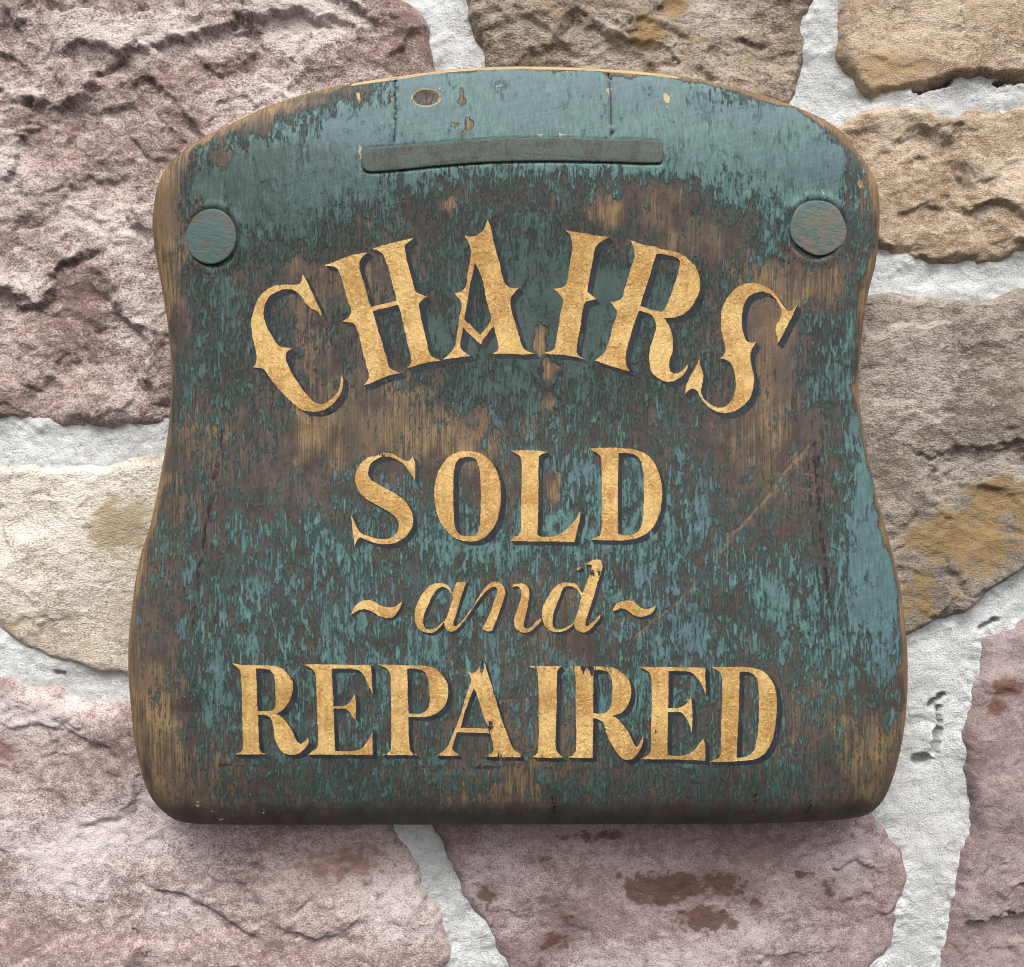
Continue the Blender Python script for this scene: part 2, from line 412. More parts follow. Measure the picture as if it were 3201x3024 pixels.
DUST = {
 'S1': [(480,150,300,60,.7),(430,190,90,25,.6),(950,60,160,110,.9),(60,560,60,110,.7),(120,330,100,40,.5),(880,330,160,60,.6),(380,760,160,90,.4),(120,900,90,60,.6),(470,990,90,200,.4)],
 'S2': [(1560,90,120,130,.25),(2200,60,140,90,.45),(1890,170,90,60,.4)],
 'S3': [(2900,60,160,120,.4),(3120,230,120,60,.5)],
 'S4': [(2850,450,150,80,.5),(3120,560,130,50,.7),(3130,610,120,40,.7),(2950,700,90,60,.3)],
 'S5': [(2850,1200,160,160,.4),(2990,1450,120,60,.5),(3130,1500,60,60,.6),(2900,1500,90,40,.5)],
 'S6': [(3080,2060,100,50,.7),(3060,2800,110,35,.7),(3140,2680,100,60,.4)],
 'S7': [(150,1600,240,160,.7),(250,1480,260,60,.7),(150,1800,200,80,.4)],
 'S8': [(300,2600,260,90,.9),(500,2500,90,90,.5),(250,2720,220,60,.7),(560,2820,160,60,.4),(1250,2800,90,110,.5),(150,2230,160,30,.6),(80,2200,160,50,.5),(300,2180,120,30,.5)],
 'S9': [(2640,2640,70,60,.8),(1640,2700,120,60,.3),(2000,2960,260,50,.6),(2380,2880,160,60,.6),(1620,2860,70,50,.5),(2280,2840,100,30,.5),(1560,2650,100,60,.35)],
}

wall = thing('stone_wall', 'rough wall of pink, tan and cream stones in pale grey mortar behind the board', 'wall', (0, 0, -0.72))
WLOC = np.array([0, 0, -0.72])
GX, GZ = np.meshgrid(WX, WZ)
PXg = GX * FPX / (0 - YC) + CX            # photograph pixel of each grid point on the mortar plane
PYg = CY - GZ * FPX / (0 - YC)
# raggedness of the joints, shared by stones and mortar
RAG = 0.0024 * fbm(GX * 45, GZ * 45, 3, 0.5)
RAGF = fbm(GX * 210, GZ * 210, 2, 0.6)
nearest = np.full(GX.shape, -1.0)          # largest signed distance to any stone

def blobs(lst, px, py):
    r = np.zeros_like(px)
    for (x, y, rx, ry, a) in lst:
        r = np.maximum(r, a * np.exp(-0.7 * (((px - x) / rx) ** 2 + ((py - y) / ry) ** 2)))
    return r

stone_seed = 0
for key, S in ST.items():
    stone_seed += 1
    sp = smooth_closed([wall_pt(x * DISP, y * DISP) for x, y in S['poly']], 0.006, 75)
    lo, hi = sp.min(0) - 0.012, sp.max(0) + 0.012
    i0, i1 = np.searchsorted(WX, [lo[0], hi[0]]); j0, j1 = np.searchsorted(WZ, [lo[1], hi[1]])
    stp = S.get('coarse', 1)
    sl = (slice(j0, j1), slice(i0, i1))
    x, z, px, py = GX[sl], GZ[sl], PXg[sl], PYg[sl]
    sd = poly_sdf(sp, x, z)
    s = sd + RAG[sl]
    nearest[sl] = np.maximum(nearest[sl], s)
    ox, oz = stone_seed * 3.7, stone_seed * 1.9
    R = S['R'] / 1000.0
    e = np.sqrt(np.clip(1 - (1 - np.clip(s / R, 0, 1)) ** 2.2, 0, 1))
    big = fbm(x * 9 + ox, z * 9 + oz, 3, 0.5)
    wx = x + 0.008 * fbm(x * 30 + oz, z * 30, 2); wz = z + 0.008 * fbm(x * 30, z * 30 + ox, 2)
    facet = ridged(wx * 26 + ox, wz * 32 + oz, 4, 0.52) - 0.9
    q = fbm(wx * 20 - ox, wz * 26 + oz, 4, 0.5) * 2.6
    terr = np.floor(q) + sstep(0.55, 1.0, q - np.floor(q))
    fine = fbm(x * 110 + ox, z * 140, 2, 0.6)
    gran = fbm(x * 230, z * 260 + oz, 1, 0.6)
    fa, ff, fg = S.get('rough', (1.0, 1.0, 1.0))
    vx = x + 0.010 * fbm(x * 22 + oz, z * 22, 4, 0.55); vz = z + 0.010 * fbm(x * 22, z * 22 + ox, 4, 0.55)
    f1 = facets(vx * 15 + ox, vz * 21 + oz, stone_seed, 0.11, 1.3)
    f2 = facets(vx * 44 + oz, vz * 62 + ox, stone_seed + 40, 0.16, 1.4)
    f3 = facets(vx * 105 + oz, vz * 130 + ox, stone_seed + 80, 0.35, 1.5)
    rel = 4.5 * big + fa * (2.3 * f1 + 0.75 * f2 + 0.5 * facet) + ff * (0.26 * f3 + 0.30 * fine) + 0.20 * fg * gran
    for pts, dep, L in LEDGES.get(key, []):
        wob = 26 * fbm(px / 90, py / 90, 4, 0.55) + 4 * fbm(px / 11, py / 11, 2)
        tw = 12 + 16 * np.clip(0.5 + fbm(px / 120 + 4, py / 120, 2), 0, 1)
        L = L * 1.7; dep = dep * 0.82
        d, sg, par = line_dist(pts, px + wob, py + wob * 0.8)
        endf = sstep(0, 0.14, par) * sstep(0, 0.14, 1 - par)
        under = np.where(sg > 0, -np.exp(-d / L), 0.55 * np.exp(-(d / (L * 0.55)) ** 1.3))
        under = np.where((sg > 0), 0.55 + (under - 0.55) * sstep(-1, tw, d), under)
        rel = rel + dep * under * endf
    hgt = (S['h'] + rel) * e
    hgt = np.where(hgt > 22, 22 + 6.5 * np.tanh((hgt - 22) / 6.5), hgt)
    hgt = np.where(s < 0, s * 1000 * 3.5, hgt)
    V = np.stack([x, -hgt / 1000.0, z], -1) - WLOC
    keep = s > -0.0045
    at = dict(patch=blobs(PATCH.get(key, []), px, py), dust=blobs(DUST.get(key, []), px, py), rim=np.clip(1 - s / 0.012, 0, 1))
    if stp > 1:
        V = V[::stp, ::stp]; keep = keep[::stp, ::stp]; at = {k: v[::stp, ::stp] for k, v in at.items()}
    ny, nx = keep.shape
    kc = keep[:-1, :-1] | keep[1:, :-1] | keep[:-1, 1:] | keep[1:, 1:]
    F = grid_faces(ny, nx, kc)
    V, F, at = compact(V.reshape(-1, 3), F, at)
    o = make_mesh('stone', V, F, S['mat'], wall, True, at)
    if 'label' in S: o['label'] = S['label']

# mortar: one sandy sheet between the stones, with the holes the photograph shows
t = NT('sandy_mortar')
m1 = t.noise(None, 30, 6, 0.6); m2 = t.noise(None, 330, 6, 0.72); m3 = t.noise(None, 900, 3, 0.65)
mc = t.mix(t.step(t.add(m1, t.cen(m2, 0.7)), 0.28, 0.74), lin(188, 189, 188), lin(219, 220, 220))
mc = t.mix(t.mul(t.step(t.add(m2, t.cen(m3, 1.2)), 0.42, 0.22), 0.6), mc, lin(130, 130, 130))
mc = t.mix(t.mul(t.step(t.noise(None, 9, 5, 0.6), 0.46, 0.72), 0.35), mc, lin(178, 173, 164))
MORTAR = t.fin(mc, 0.95, t.bump(t.add(m2, t.mul(m3, 0.9)), 0.0019, 1.0), 0.2)
mh = 11.0 + 2.0 * fbm(GX * 14, GZ * 14, 3) + 0.6 * fbm(GX * 90, GZ * 90, 2, 0.6) + 0.16 * fbm(GX * 230 + 3, GZ * 230, 1, 0.6)
mh = mh + 2.2 * sstep(-0.014, 0.0, nearest) * (0.4 + 0.8 * fbm(GX * 60 + 5, GZ * 60, 3)) + 0.45 * RAGF * np.exp(-((nearest - 0.001) / 0.004) ** 2)      # pushed up against the stones
def pit(pts, w, dep):
    global mh
    d, sg, par = line_dist(pts, PXg + 6 * fbm(PXg / 14, PYg / 14, 2), PYg + 6 * fbm(PXg / 14 + 9, PYg / 14, 2))
    mh = mh - dep * (1 - sstep(w * 0.35, w, d))
pit([(2838,306),(2880,294),(2935,280)], 17, 30)
pit([(3090,284),(3140,279),(3200,273)], 12, 30)
pit([(2920,2163),(2885,2192)], 13, 9); pit([(2912,2200),(2912,2260)], 9, 6); pit([(2910,2270),(2898,2335)], 15, 9)
pit([(2850,2362),(2872,2362)], 24, 10); pit([(3040,1955),(3080,1930)], 10, 8); pit([(203,2090),(225,2095)], 9, 5)
V = np.stack([GX, -mh / 1000.0, GZ], -1) - WLOC
keep = nearest < 0.012
kc = keep[:-1, :-1] | keep[1:, :-1] | keep[:-1, 1:] | keep[1:, 1:]
F = grid_faces(*keep.shape, kc)
V, F, _ = compact(V.reshape(-1, 3), F)
make_mesh('mortar', V, F, MORTAR, wall, True)
# the wall's core, so that holes in the joints end in the dark
coreV = np.array([(x, y, z) for x in (-0.8, 0.8) for y in (0.034, 0.2) for z in (-0.72, 0.72)]) - WLOC
t = NT('wall_core'); CORE = t.fin(lin(120, 116, 110), 0.95, t.bump(t.noise(None, 200, 4), 0.002))
make_mesh('core', coreV, [(0,1,3,2),(4,6,7,5),(0,4,5,1),(2,3,7,6),(0,2,6,4),(1,5,7,3)], CORE, wall, False)

# ------------------------------------------------------------------ the board (an old chair seat)
OUT = [(720,388),(831,335),(964,291),(1100,260),(1232,240),(1388,219),(1526,209),(1703,208),(1908,216),(2100,235),(2283,269),(2432,313),(2565,368),(2632,413),(2676,468),(2715,521),(2743,582),(2751,654),(2748,737),(2737,831),(2717,909),(2701,1000),(2690,1111),(2684,1205),(2690,1277),(2703,1360),(2720,1454),(2743,1554),(2766,1640),(2792,1737),(2815,1831),(2829,1942),(2837,2030),(2838,2151),(2831,2246),(2817,2334),(2792,2428),(2759,2500),(2715,2543),(2660,2560),(2560,2569),(2400,2575),(2100,2578),(1700,2579),(1300,2580),(900,2580),(665,2579),(598,2575),(548,2563),(510,2534),(482,2504),(460,2465),(438,2399),(421,2316),(407,2194),(400,2100),(401,2000),(410,1914),(424,1803),(443,1720),(464,1660),(482,1582),(499,1499),(513,1421),(525,1343),(532,1266),(535,1166),(529,1083),(521,1000),(507,914),(493,842),(482,776),(475,704),(479,654),(490,587),(515,532),(565,476),(630,432)]
out_px = smooth_closed(OUT, 9, 80)
def shrink(px, depth):                      # pixel -> board coordinate (pixel size on the front plane) for a point 'depth' m behind it
    return np.stack([CX + (px[:, 0] - CX) * (D + depth) / D, CY + (px[:, 1] - CY) * (D + depth) / D], -1)

_prof_v = np.array([100, 210, 300, 430, 520, 640, 800, 1000, 1200, 1500, 1800, 2100, 2300, 2420, 2520, 2600])
_prof_d = np.array([13, 7.6, 4.0, 0.6, 0.2, 1.4, 4.2, 6.6, 7.2, 6.2, 4.2, 1.9, 0.9, 1.8, 4.6, 9.0])
_pv = np.linspace(100, 2600, 626)
_pd = np.interp(_pv, _prof_v, _prof_d)
for _ in range(30):
    _pd = np.convolve(np.pad(_pd, 2, 'edge'), [.1, .2, .4, .2, .1], 'valid')
def base_depth(u, v):
    """metres behind the front plane, without the rounded rim"""
    d = np.interp(v, _pv, _pd)
    d = d + 1.5 * (1 - ((u - CX) / 1100) ** 2) * sstep(500, 900, v) * (1 - sstep(2200, 2450, v))
    d = d + 0.35 * fbm(u / 260, v / 420, 3)
    return d / 1000.0
def rim_drop(s, v):
    R = np.interp(v, [210, 500, 2000, 2300, 2480], [55, 75, 80, 85, 118])     # px
    Dp = np.interp(v, [210, 500, 2000, 2300, 2480], [6, 11, 12, 14, 21]) / 1000.0
    q = np.clip(1 - s / R, 0, 1)
    return Dp * (1 - np.sqrt(np.clip(1 - q ** 2, 0, 1)))

OUTB = out_px.copy()
for _ in range(4):
    ed = base_depth(OUTB[:, 0], OUTB[:, 1]) + rim_drop(np.zeros(len(OUTB)), OUTB[:, 1]) * 0.8
    OUTB = np.stack([CX + (out_px[:, 0] - CX) * (D + ed) / D, CY + (out_px[:, 1] - CY) * (D + ed) / D], -1)

STRIP = [(1130,473),(1150,464),(1277,454),(1471,438),(1665,431),(1886,435),(2053,440),(2070,450),(2073,497),(2061,511),(1886,507),(1665,505),(1499,510),(1360,521),(1222,535),(1147,537),(1133,521)]
STRIPB = smooth_closed(STRIP, 8, 60)
PEGS = [(659, 739, 80, 88, 0.0), (2558, 712, 87, 88, 0.3)]

# a structured patch: the outline cut at its four corners
def nearest_i(p): return int(np.argmin(((out_px - np.array(p)) ** 2).sum(1)))
ia, ib, ic, idd = nearest_i((540, 503)), nearest_i((2695, 493)), nearest_i((2745, 2515)), nearest_i((495, 2519))
def arc(i, j, n):
    m = len(OUTB); k = np.arange(i, j + 1 if j >= i else j + m + 1) % m
    P = OUTB[k]; L = np.concatenate([[0], np.cumsum(np.hypot(*np.diff(P, axis=0).T))])
    w = np.linspace(0, 1, n)
    w = w - 0.155 * np.sin(2 * np.pi * w) * 0.75      # denser towards the ends
    return np.stack([np.interp(w * L[-1], L, P[:, 0]), np.interp(w * L[-1], L, P[:, 1])], -1)
NU, NV = 600, 600
top, right = arc(ia, ib, NU), arc(ib, ic, NV)
bot, left = arc(ic, idd, NU)[::-1], arc(idd, ia, NV)[::-1]
w = np.linspace(0, 1, NU); w = w - 0.155 * np.sin(2 * np.pi * w) * 0.75
UU, VV = np.meshgrid(w, w)
def coons():
    U, V_ = UU[..., None], VV[..., None]
    Lc = (1 - V_) * top[None] + V_ * bot[None]
    Ld = (1 - U) * left[:, None] + U * right[:, None]
    B = (1-U)*(1-V_)*top[0] + U*(1-V_)*top[-1] + (1-U)*V_*bot[0] + U*V_*bot[-1]
    return Lc + Ld - B
BP = coons()
bu, bv = BP[..., 0], BP[..., 1]
bs = np.clip(poly_sdf(OUTB[::3], bu, bv), 0, None)
bs[0, :] = bs[-1, :] = 0; bs[:, 0] = bs[:, -1] = 0
bd = base_depth(bu, bv) + rim_drop(bs, bv)
# wear in the wood itself
extra = np.zeros_like(bu)                   # mm, positive = deeper
sdS = poly_sdf(STRIPB, bu, bv)
extra += 0.9 * (1 - sstep(1, 6, np.abs(sdS + 2))) * (0.35 + 0.65 * sstep(480, 500, bv))                      # the slot round the inlaid strip
extra += np.where(sdS > 2, 1.0, 0)
for (x, y, rx, ry, a) in PEGS:
    r = np.hypot((bu - x) / rx, (bv - y) / ry)
    extra += 1.1 * (1 - sstep(0.015, 0.055, np.abs(r - 1.015))) * (0.3 + 0.7 * sstep(-60, 60, (bv - y) + 0.4 * (bu - x))) + np.where(r < 1, 0.8, 0)
    extra -= 0.5 * np.exp(-((r - 1.18) / 0.12) ** 2)
crackmask = np.zeros_like(bu)
def crack(pts, wdt, dep, wob=3.0):
    global extra, crackmask
    d, sg, par = line_dist(pts, bu + wob * fbm(bu / 25, bv / 25, 2), bv)
    m = 1 - sstep(wdt * 0.4, wdt, d)
    extra += dep * m; crackmask = np.maximum(crackmask, m)
crack([(1229,236),(1233,330),(1232,440)], 4.6, 1.6); crack([(1909,212),(1912,320),(1913,430)], 4.6, 1.6)
crack([(1730,2500),(1735,2560),(1728,2580)], 3.2, 0.7, 5); crack([(2370,2490),(2366,2560)], 3.2, 0.6, 5); crack([(2545,2510),(2538,2560)], 3.4, 0.7, 5)
scratch = np.zeros_like(bu)
def gouge(pts, wdt, dep, amt=1.0):
    global extra, scratch
    d, sg, par = line_dist(pts, bu + 5 * fbm(bu / 60, bv / 60, 2), bv + 5 * fbm(bu / 60 + 3, bv / 60, 2))
    m = (1 - sstep(wdt * 0.25, wdt, d)) * (0.8 + 0.2 * np.sin(par * 9 + 1))
    extra += dep * m; scratch = np.maximum(scratch, m * amt)
gouge([(2545,1385),(2500,1440),(2440,1510),(2390,1580),(2330,1640),(2290,1680),(2250,1745)], 8, 0.5)
gouge([(2180,1820),(2140,1870),(2100,1905),(2040,1950),(1985,2000)], 7, 0.4, 0.9)
gouge([(1560,2197),(1640,2190),(1690,2165),(1740,2152)], 7, 0.5, 0.8)
gouge([(2530,1480),(2580,1500),(2620,1522)], 6, 0.3, 0.7)
def dent(x, y, rx, ry, dep):
    global extra
    extra += dep * np.exp(-(((bu - x) / rx) ** 2 + ((bv - y) / ry) ** 2))
dent(1330, 296, 34, 20, 1.6); dent(835, 680, 12, 30, 0.7); dent(2293, 1551, 22, 16, 0.9); dent(2292, 1785, 18, 18, 0.7)
dent(565, 2228, 34, 22, 1.0); dent(2215, 1985, 18, 12, 0.8); dent(1585, 1140, 24, 10, 0.5)
ridge = 0.16 * fbm(bu / 22, bv / 130, 4, 0.6) * sstep(20, 90, bs)
bd = bd + (extra - ridge) / 1000.0

def board_depth(u, v):
    """surface depth where the letters lie (no cracks)"""
    return base_depth(u, v)
def px_to_board(P):
    P = np.asarray(P, float); Q = P.copy()
    for _ in range(3):
        d = board_depth(Q[:, 0], Q[:, 1])
        Q = shrink(P, 0); Q = np.stack([CX + (P[:, 0] - CX) * (D + d) / D, CY + (P[:, 1] - CY) * (D + d) / D], -1)
    return Q

# wear maps and paint tone from dark to bright, row by row over the board; digits 0..9
ROWS_Y = [150, 230, 300, 380, 450, 550, 650, 750, 850, 950, 1050, 1150, 1250, 1350, 1450, 1530, 1595]
COLS_X = [300, 400, 500, 600, 700, 800, 900, 1000, 1100, 1200, 1300, 1400, 1500, 1600, 1700]
T_ROWS = ['000139999996787', '002699999998885', '179988888898994', '188876555446785', '177754676422664', '164335678876327', '266457788764177',
          '565434777655276', '454233366554348', '553355546666448', '555666777776558', '565665655665768', '466666665577577', '376766666765456',
          '355566556666554', '245666646656643', '123343334333320']
B_ROWS = ['999610000000455', '995200000000103', '842000000000003', '831111110360116', '821122111144112', '620552100014762', '421421110013620',
          '231545111113525', '461766754334631', '641222330124432', '431112211223321', '421211145212121', '521223355213212', '621223444223354',
          '642224356324446', '543324664233335', '333322333222333']
C_ROWS = ['468999999999887', '468889999988877', '233456666677777', '233444444556666', '233333233334555', '333222111223456', '333222111223445',
          '333333222233345', '344445556555446', '345567777665446', '456677787776667', '456677777766667', '455566666666666', '344455555555555',
          '334444444444444', '223333333333333', '111222222222211']
def rowmap(rows):
    A = np.array([[int(c) / 9.0 for c in r] for r in rows])
    xs = np.array(COLS_X) * DISP; ys = np.array(ROWS_Y) * DISP
    gi = np.interp(bu, xs, np.arange(len(xs))); gj = np.interp(bv, ys, np.arange(len(ys)))
    gi = gi + 0.28 * fbm(bu / 60, bv / 90, 3); gj = gj + 0.28 * fbm(bu / 60 + 50, bv / 90, 3)
    gi = np.clip(gi, 0, len(xs) - 1.001); gj = np.clip(gj, 0, len(ys) - 1.001)
    i = gi.astype(int); j = gj.astype(int); fx = sstep(0, 1, gi - i); fy = sstep(0, 1, gj - j)
    return (A[j, i] * (1 - fx) + A[j, i + 1] * fx) * (1 - fy) + (A[j + 1, i] * (1 - fx) + A[j + 1, i + 1] * fx) * fy
aT, aB, aC = rowmap(T_ROWS), rowmap(B_ROWS), rowmap(C_ROWS)
rimw = np.interp(bv, [200, 420, 700, 1000, 1400, 1900, 2300, 2580], [30, 46, 60, 40, 34, 34, 60, 30]) * (1 + 0.8 * fbm(bu / 120, bv / 160, 3))
rim = 1 - sstep(0.35, 1.0, bs / np.maximum(rimw, 6))
rim = rim * np.where(bv > 2440, 0.35, 1)
topc = (np.abs(bu - 1610) < 520) & (bv < 520)
aT = aT * (1 - 0.9 * rim)
def blobadd(lst):
    r = np.zeros_like(bu)
    wu, wv = bu + 14 * fbm(bu / 34, bv / 50, 3), bv + 22 * fbm(bu / 26 + 7, bv / 60, 3)
    for (x, y, rx, ry, a) in lst:
        r = np.maximum(r, a * np.exp(-0.9 * (((wu - x) / rx) ** 2 + ((wv - y) / ry) ** 2) ** 1.3))
    return r
bare = blobadd([(1690,1060,16,60,.9),(1725,1150,32,38,.85),(1905,660,68,48,.9),(1720,1258,30,22,.7),(1730,1525,36,60,.65),(1480,270,0.1,0.1,0),(1448,290,14,24,.7),(1415,390,13,20,.7),(1465,385,16,34,.75),(2005,660,30,50,.4),
                (690,490,60,26,.5),(1400,640,40,30,.6),(1130,690,60,30,.45),(920,840,50,50,.6),(1120,740,40,20,.4)])
aB = np.maximum(np.maximum(aB * 0.92, rim * 0.95), bare); aT = aT * (1 - 0.85 * sstep(0.3, 0.6, bare))
# bright chipped edges of the thick paint at the top
chip = blobadd([(1115,290,14,34,.8),(1225,300,10,18,.9),(1915,270,14,14,.8),(2085,285,16,30,.8),(1375,268,24,8,.7),(1470,272,40,6,.5),(1560,262,12,8,.7),(2095,330,10,14,.6),(1690,424,14,6,.9),(1760,424,28,5,.9),(1123,482,9,18,1.0),(2078,470,8,24,.8),(2700,560,16,20,.7),(2575,600,22,8,.6),(620,505,12,10,.6),(530,730,8,30,.5)])
d296 = np.hypot((bu - 1330) / 44, (bv - 296) / 29)
chip = np.maximum(chip, 0.9 * np.exp(-((d296 - 1) / 0.10) ** 2))
chip = np.maximum(chip, 0.75 * (1 - sstep(4, 13, np.abs(bs - 13))) * topc)
aT = np.where((d296 < 1), aT * 0.25, aT)
# remains of old pin stripes
mar = np.zeros_like(bu); dkl = np.zeros_like(bu)
def stripe(pts, w, arr, amt):
    d, sg, par = line_dist(pts, bu, bv)
    return np.maximum(arr, amt * np.exp(-(d / w) ** 2))
mar = stripe([(2562,1385),(2560,1470),(2572,1600),(2583,1720),(2590,1800),(2605,1900)], 17, mar, 1.0)
mar = stripe([(680,1350),(678,1410),(650,1570),(635,1650),(612,1790),(600,1950)], 16, mar, 0.95)
mar = stripe([(640,2395),(1250,2400),(1850,2405),(2400,2420)], 10, mar, 0.75)
dkl = stripe([(2580,1020),(2580,1150),(2575,1260),(2582,1400),(2540,1440),(2545,1560),(2552,1700),(2570,1860),(2578,1950)], 7, dkl, 0.95)
dkl = stripe([(2582,1500),(2595,1660),(2600,1690)], 6, dkl, 0.85)
dkl = stripe([(680,1370),(693,1480),(690,1560)], 6, dkl, 0.85); dkl = stripe([(655,1700),(650,1800),(645,1900)], 6, dkl, 0.8)
dkl = stripe([(980,735),(1060,700),(1150,690),(1240,650)], 7, dkl, 0.75); dkl = stripe([(590,855),(650,865),(760,850)], 7, dkl, 0.75)
dkl = stripe([(2140,655),(2200,670),(2260,690)], 7, dkl, 0.85); dkl = stripe([(2590,835),(2640,815)], 9, dkl, 0.9); dkl = stripe([(2435,800),(2490,822)], 8, dkl, 0.8)
dkl = stripe([(1680,630),(1840,640),(1990,620)], 6, dkl, 0.55)

NF = NU * NV
YB = Y0 + bd
BLOC = np.array([0, Y0 + 0.038, (CY - 2580) * K])        # the sign's origin: back of the lower edge
VX = (bu - CX) * K; VZ = (CY - bv) * K
V = np.stack([VX, YB, VZ], -1).reshape(-1, 3)
F = grid_faces(NV, NU)[:, ::-1]
# sides and back, following the border of the patch
idx = np.arange(NF).reshape(NV, NU)
loop = np.concatenate([idx[0, :-1], idx[:-1, -1], idx[-1, :0:-1], idx[:0:-1, 0]])
BV = V[loop]; nl = len(loop)
cen = np.array([0, 0, (CY - 1450) * K])
rings = []
YBK = Y0 + 0.038
side_levels = [(0.35, 1.0), (0.7, 0.998), (0.88, 0.992), (1.0, 0.975)]
for f, sc in side_levels:
    r = BV.copy(); r[:, 1] = BV[:, 1] + (YBK - BV[:, 1]) * f
    r[:, 0] = BV[:, 0] * sc; r[:, 2] = cen[2] + (BV[:, 2] - cen[2]) * sc
    rings.append(r)
rc = np.array([[0, YBK, cen[2]]])
AV = np.concatenate([V] + rings + [rc])
prev = loop; QF = [F]
for k in range(len(rings)):
    cur = NF + k * nl + np.arange(nl)
    QF.append(np.stack([prev, cur, np.roll(cur, -1), np.roll(prev, -1)], -1)[:, ::-1])
    prev = cur
ci = len(AV) - 1
n2 = nl // 2 * 2
QF.append(np.array([(ci, prev[(k + 2) % nl], prev[(k + 1) % nl], prev[k]) for k in range(0, n2, 2)])[:, ::-1])
F = np.concatenate(QF)
def ext(a, val=0.0):
    a = a.ravel()
    e = [a] + [a[loop]] * len(rings) + [np.array([val])]
    return np.concatenate(e)
attrs = dict(teal=ext(aT), bare=ext(aB), tone=ext(aC), chip=ext(chip), maroon=ext(mar), darkline=ext(dkl), crack=ext(crackmask), scratch=ext(scratch))

def paint_material():
    t = NT('worn_teal_paint_on_wood')
    T, B, C = t.attr('teal'), t.attr('bare'), t.attr('tone')
    streak = t.noise(t.scale((720, 300, 130)), 1, 6, 0.72)
    streak2 = t.noise(t.scale((1300, 300, 330)), 1, 4, 0.7)
    flake = t.noise(t.scale((230, 100, 130)), 1, 9, 0.75, 0.4)
    mott = t.noise(t.scale((60, 60, 45)), 1, 8, 0.66, 0.5)
    mott2 = t.noise(t.scale((85, 60, 62)), 1, 8, 0.68, 0.8)
    big = t.noise(None, 22, 4, 0.5)
    fine = t.noise(None, 1100, 4, 0.65)
    brush = t.noise(t.scale((40, 40, 700), (0, math.radians(12), 0)), 1, 3, 0.6)
    # wood: grey-brown grime, dark brown, warm bare patches with grain
    grain = t.noise(t.scale((1100, 200, 30)), 1, 4, 0.65)
    wood = t.mix(t.step(t.add(mott, t.cen(grain, 0.4)), 0.32, 0.68), lin(58, 48, 41), lin(88, 77, 69))
    wood = t.mix(t.step(big, 0.5, 0.75), wood, lin(80, 71, 64))
    tan = t.mix(t.step(t.add(grain, t.cen(mott, 0.5)), 0.36, 0.64), lin(88, 68, 44), lin(142, 116, 80))
    tan = t.mix(t.step(big, 0.52, 0.68), tan, lin(112, 87, 60))
    bv_ = t.add(B, t.cen(mott, 1.2), t.cen(grain, 0.55), t.cen(flake, 0.4))
    wood = t.mix(t.mul(t.step(bv_, 0.30, 0.86), 0.9), wood, tan)
    wood = t.mulc(wood, t.add(0.62, t.mul(streak, 0.76)))
    # paint: dark green undercoat, teal over it, blue-grey bloom
    dk = t.mix(t.step(t.add(mott, t.cen(streak, 0.6)), 0.3, 0.7), lin(42, 57, 53), lin(60, 80, 75))
    dk = t.mix(t.mul(C, 0.55), dk, lin(76, 98, 95))
    lt = t.mix(t.step(t.add(streak, t.cen(flake, 0.6)), 0.35, 0.7), lin(66, 95, 93), lin(90, 124, 122))
    lt = t.mix(t.mul(t.step(t.add(big, t.cen(mott, 0.5)), 0.48, 0.66), 0.6), lt, lin(80, 102, 110))
    cv = t.add(C, t.mul(t.step(C, 0.72, 0.95), 0.35), t.cen(flake, 0.9), t.cen(streak, 0.6), t.cen(brush, 0.5))
    paint = t.mix(t.step(cv, 0.30, 0.74), dk, lt)
    paint = t.mix(t.mul(t.step(brush, 0.38, 0.60), 0.32), paint, t.mulc(paint, 0.68))
    solid = t.step(T, 0.74, 0.98)
    long = t.noise(t.scale((620, 300, 38)), 1, 5, 0.68)
    tv = t.add(t.mul(T, 0.70), 0.11, t.mul(B, -0.16), t.cen(long, 1.1), t.mul(solid, 0.38), t.cen(flake, 1.4), t.cen(streak, 1.1), t.cen(streak2, 0.6), t.cen(mott, 1.1), -0.02)
    tm = t.step(tv, 0.42, 0.60)
    uv = t.add(t.mul(T, 0.60), 0.10, t.cen(mott2, 1.9), t.cen(flake, 0.9), t.cen(streak, 0.7), t.mul(B, -0.30), 0.10)
    um = t.step(uv, 0.41, 0.60)
    thin = t.step(tv, 0.36, 0.60)
    col = t.mix(t.mul(thin, 0.4), wood, lin(64, 71, 68))
    col = t.mix(t.mul(um, 0.72), col, dk)
    col = t.mix(tm, col, paint)
    # pale chipped rims, stripes, cracks, scratches
    cpv = t.add(t.attr('chip'), t.cen(flake, 0.9), t.cen(mott, 0.6))
    col = t.mix(t.step(cpv, 0.50, 0.60), col, lin(172, 150, 108))
    mv = t.add(t.attr('maroon'), t.cen(streak, 1.5), t.cen(flake, 2.6), t.cen(mott, 2.2))
    mm = t.step(mv, 0.92, 1.0)
    col = t.mix(mm, col, lin(56, 35, 38))
    dv = t.add(t.attr('darkline'), t.cen(streak, 1.4), t.cen(flake, 2.4), t.cen(mott, 1.0))
    col = t.mix(t.step(dv, 0.84, 0.92), col, lin(38, 48, 54))
    sv = t.add(t.attr('scratch'), t.cen(mott, 0.7))
    col = t.mix(t.mul(t.step(sv, 0.25, 0.6), 0.6), col, lin(128, 106, 80))
    col = t.mix(t.step(t.attr('crack'), 0.3, 0.8), col, lin(24, 20, 17))
    # pin holes and fly specks
    sp = t.voro(None, 240)
    spm = t.math('MULTIPLY', t.step(sp, 0.085, 0.05), t.step(t.noise(None, 34, 2, 0.5), 0.55, 0.62))
    col = t.mix(spm, col, lin(34, 30, 28))
    sp2 = t.voro(t.scale((1.3, 1, 1.1)), 150)
    spw = t.math('MULTIPLY', t.step(sp2, 0.05, 0.03), t.step(t.noise(None, 27, 2, 0.5), 0.56, 0.62))
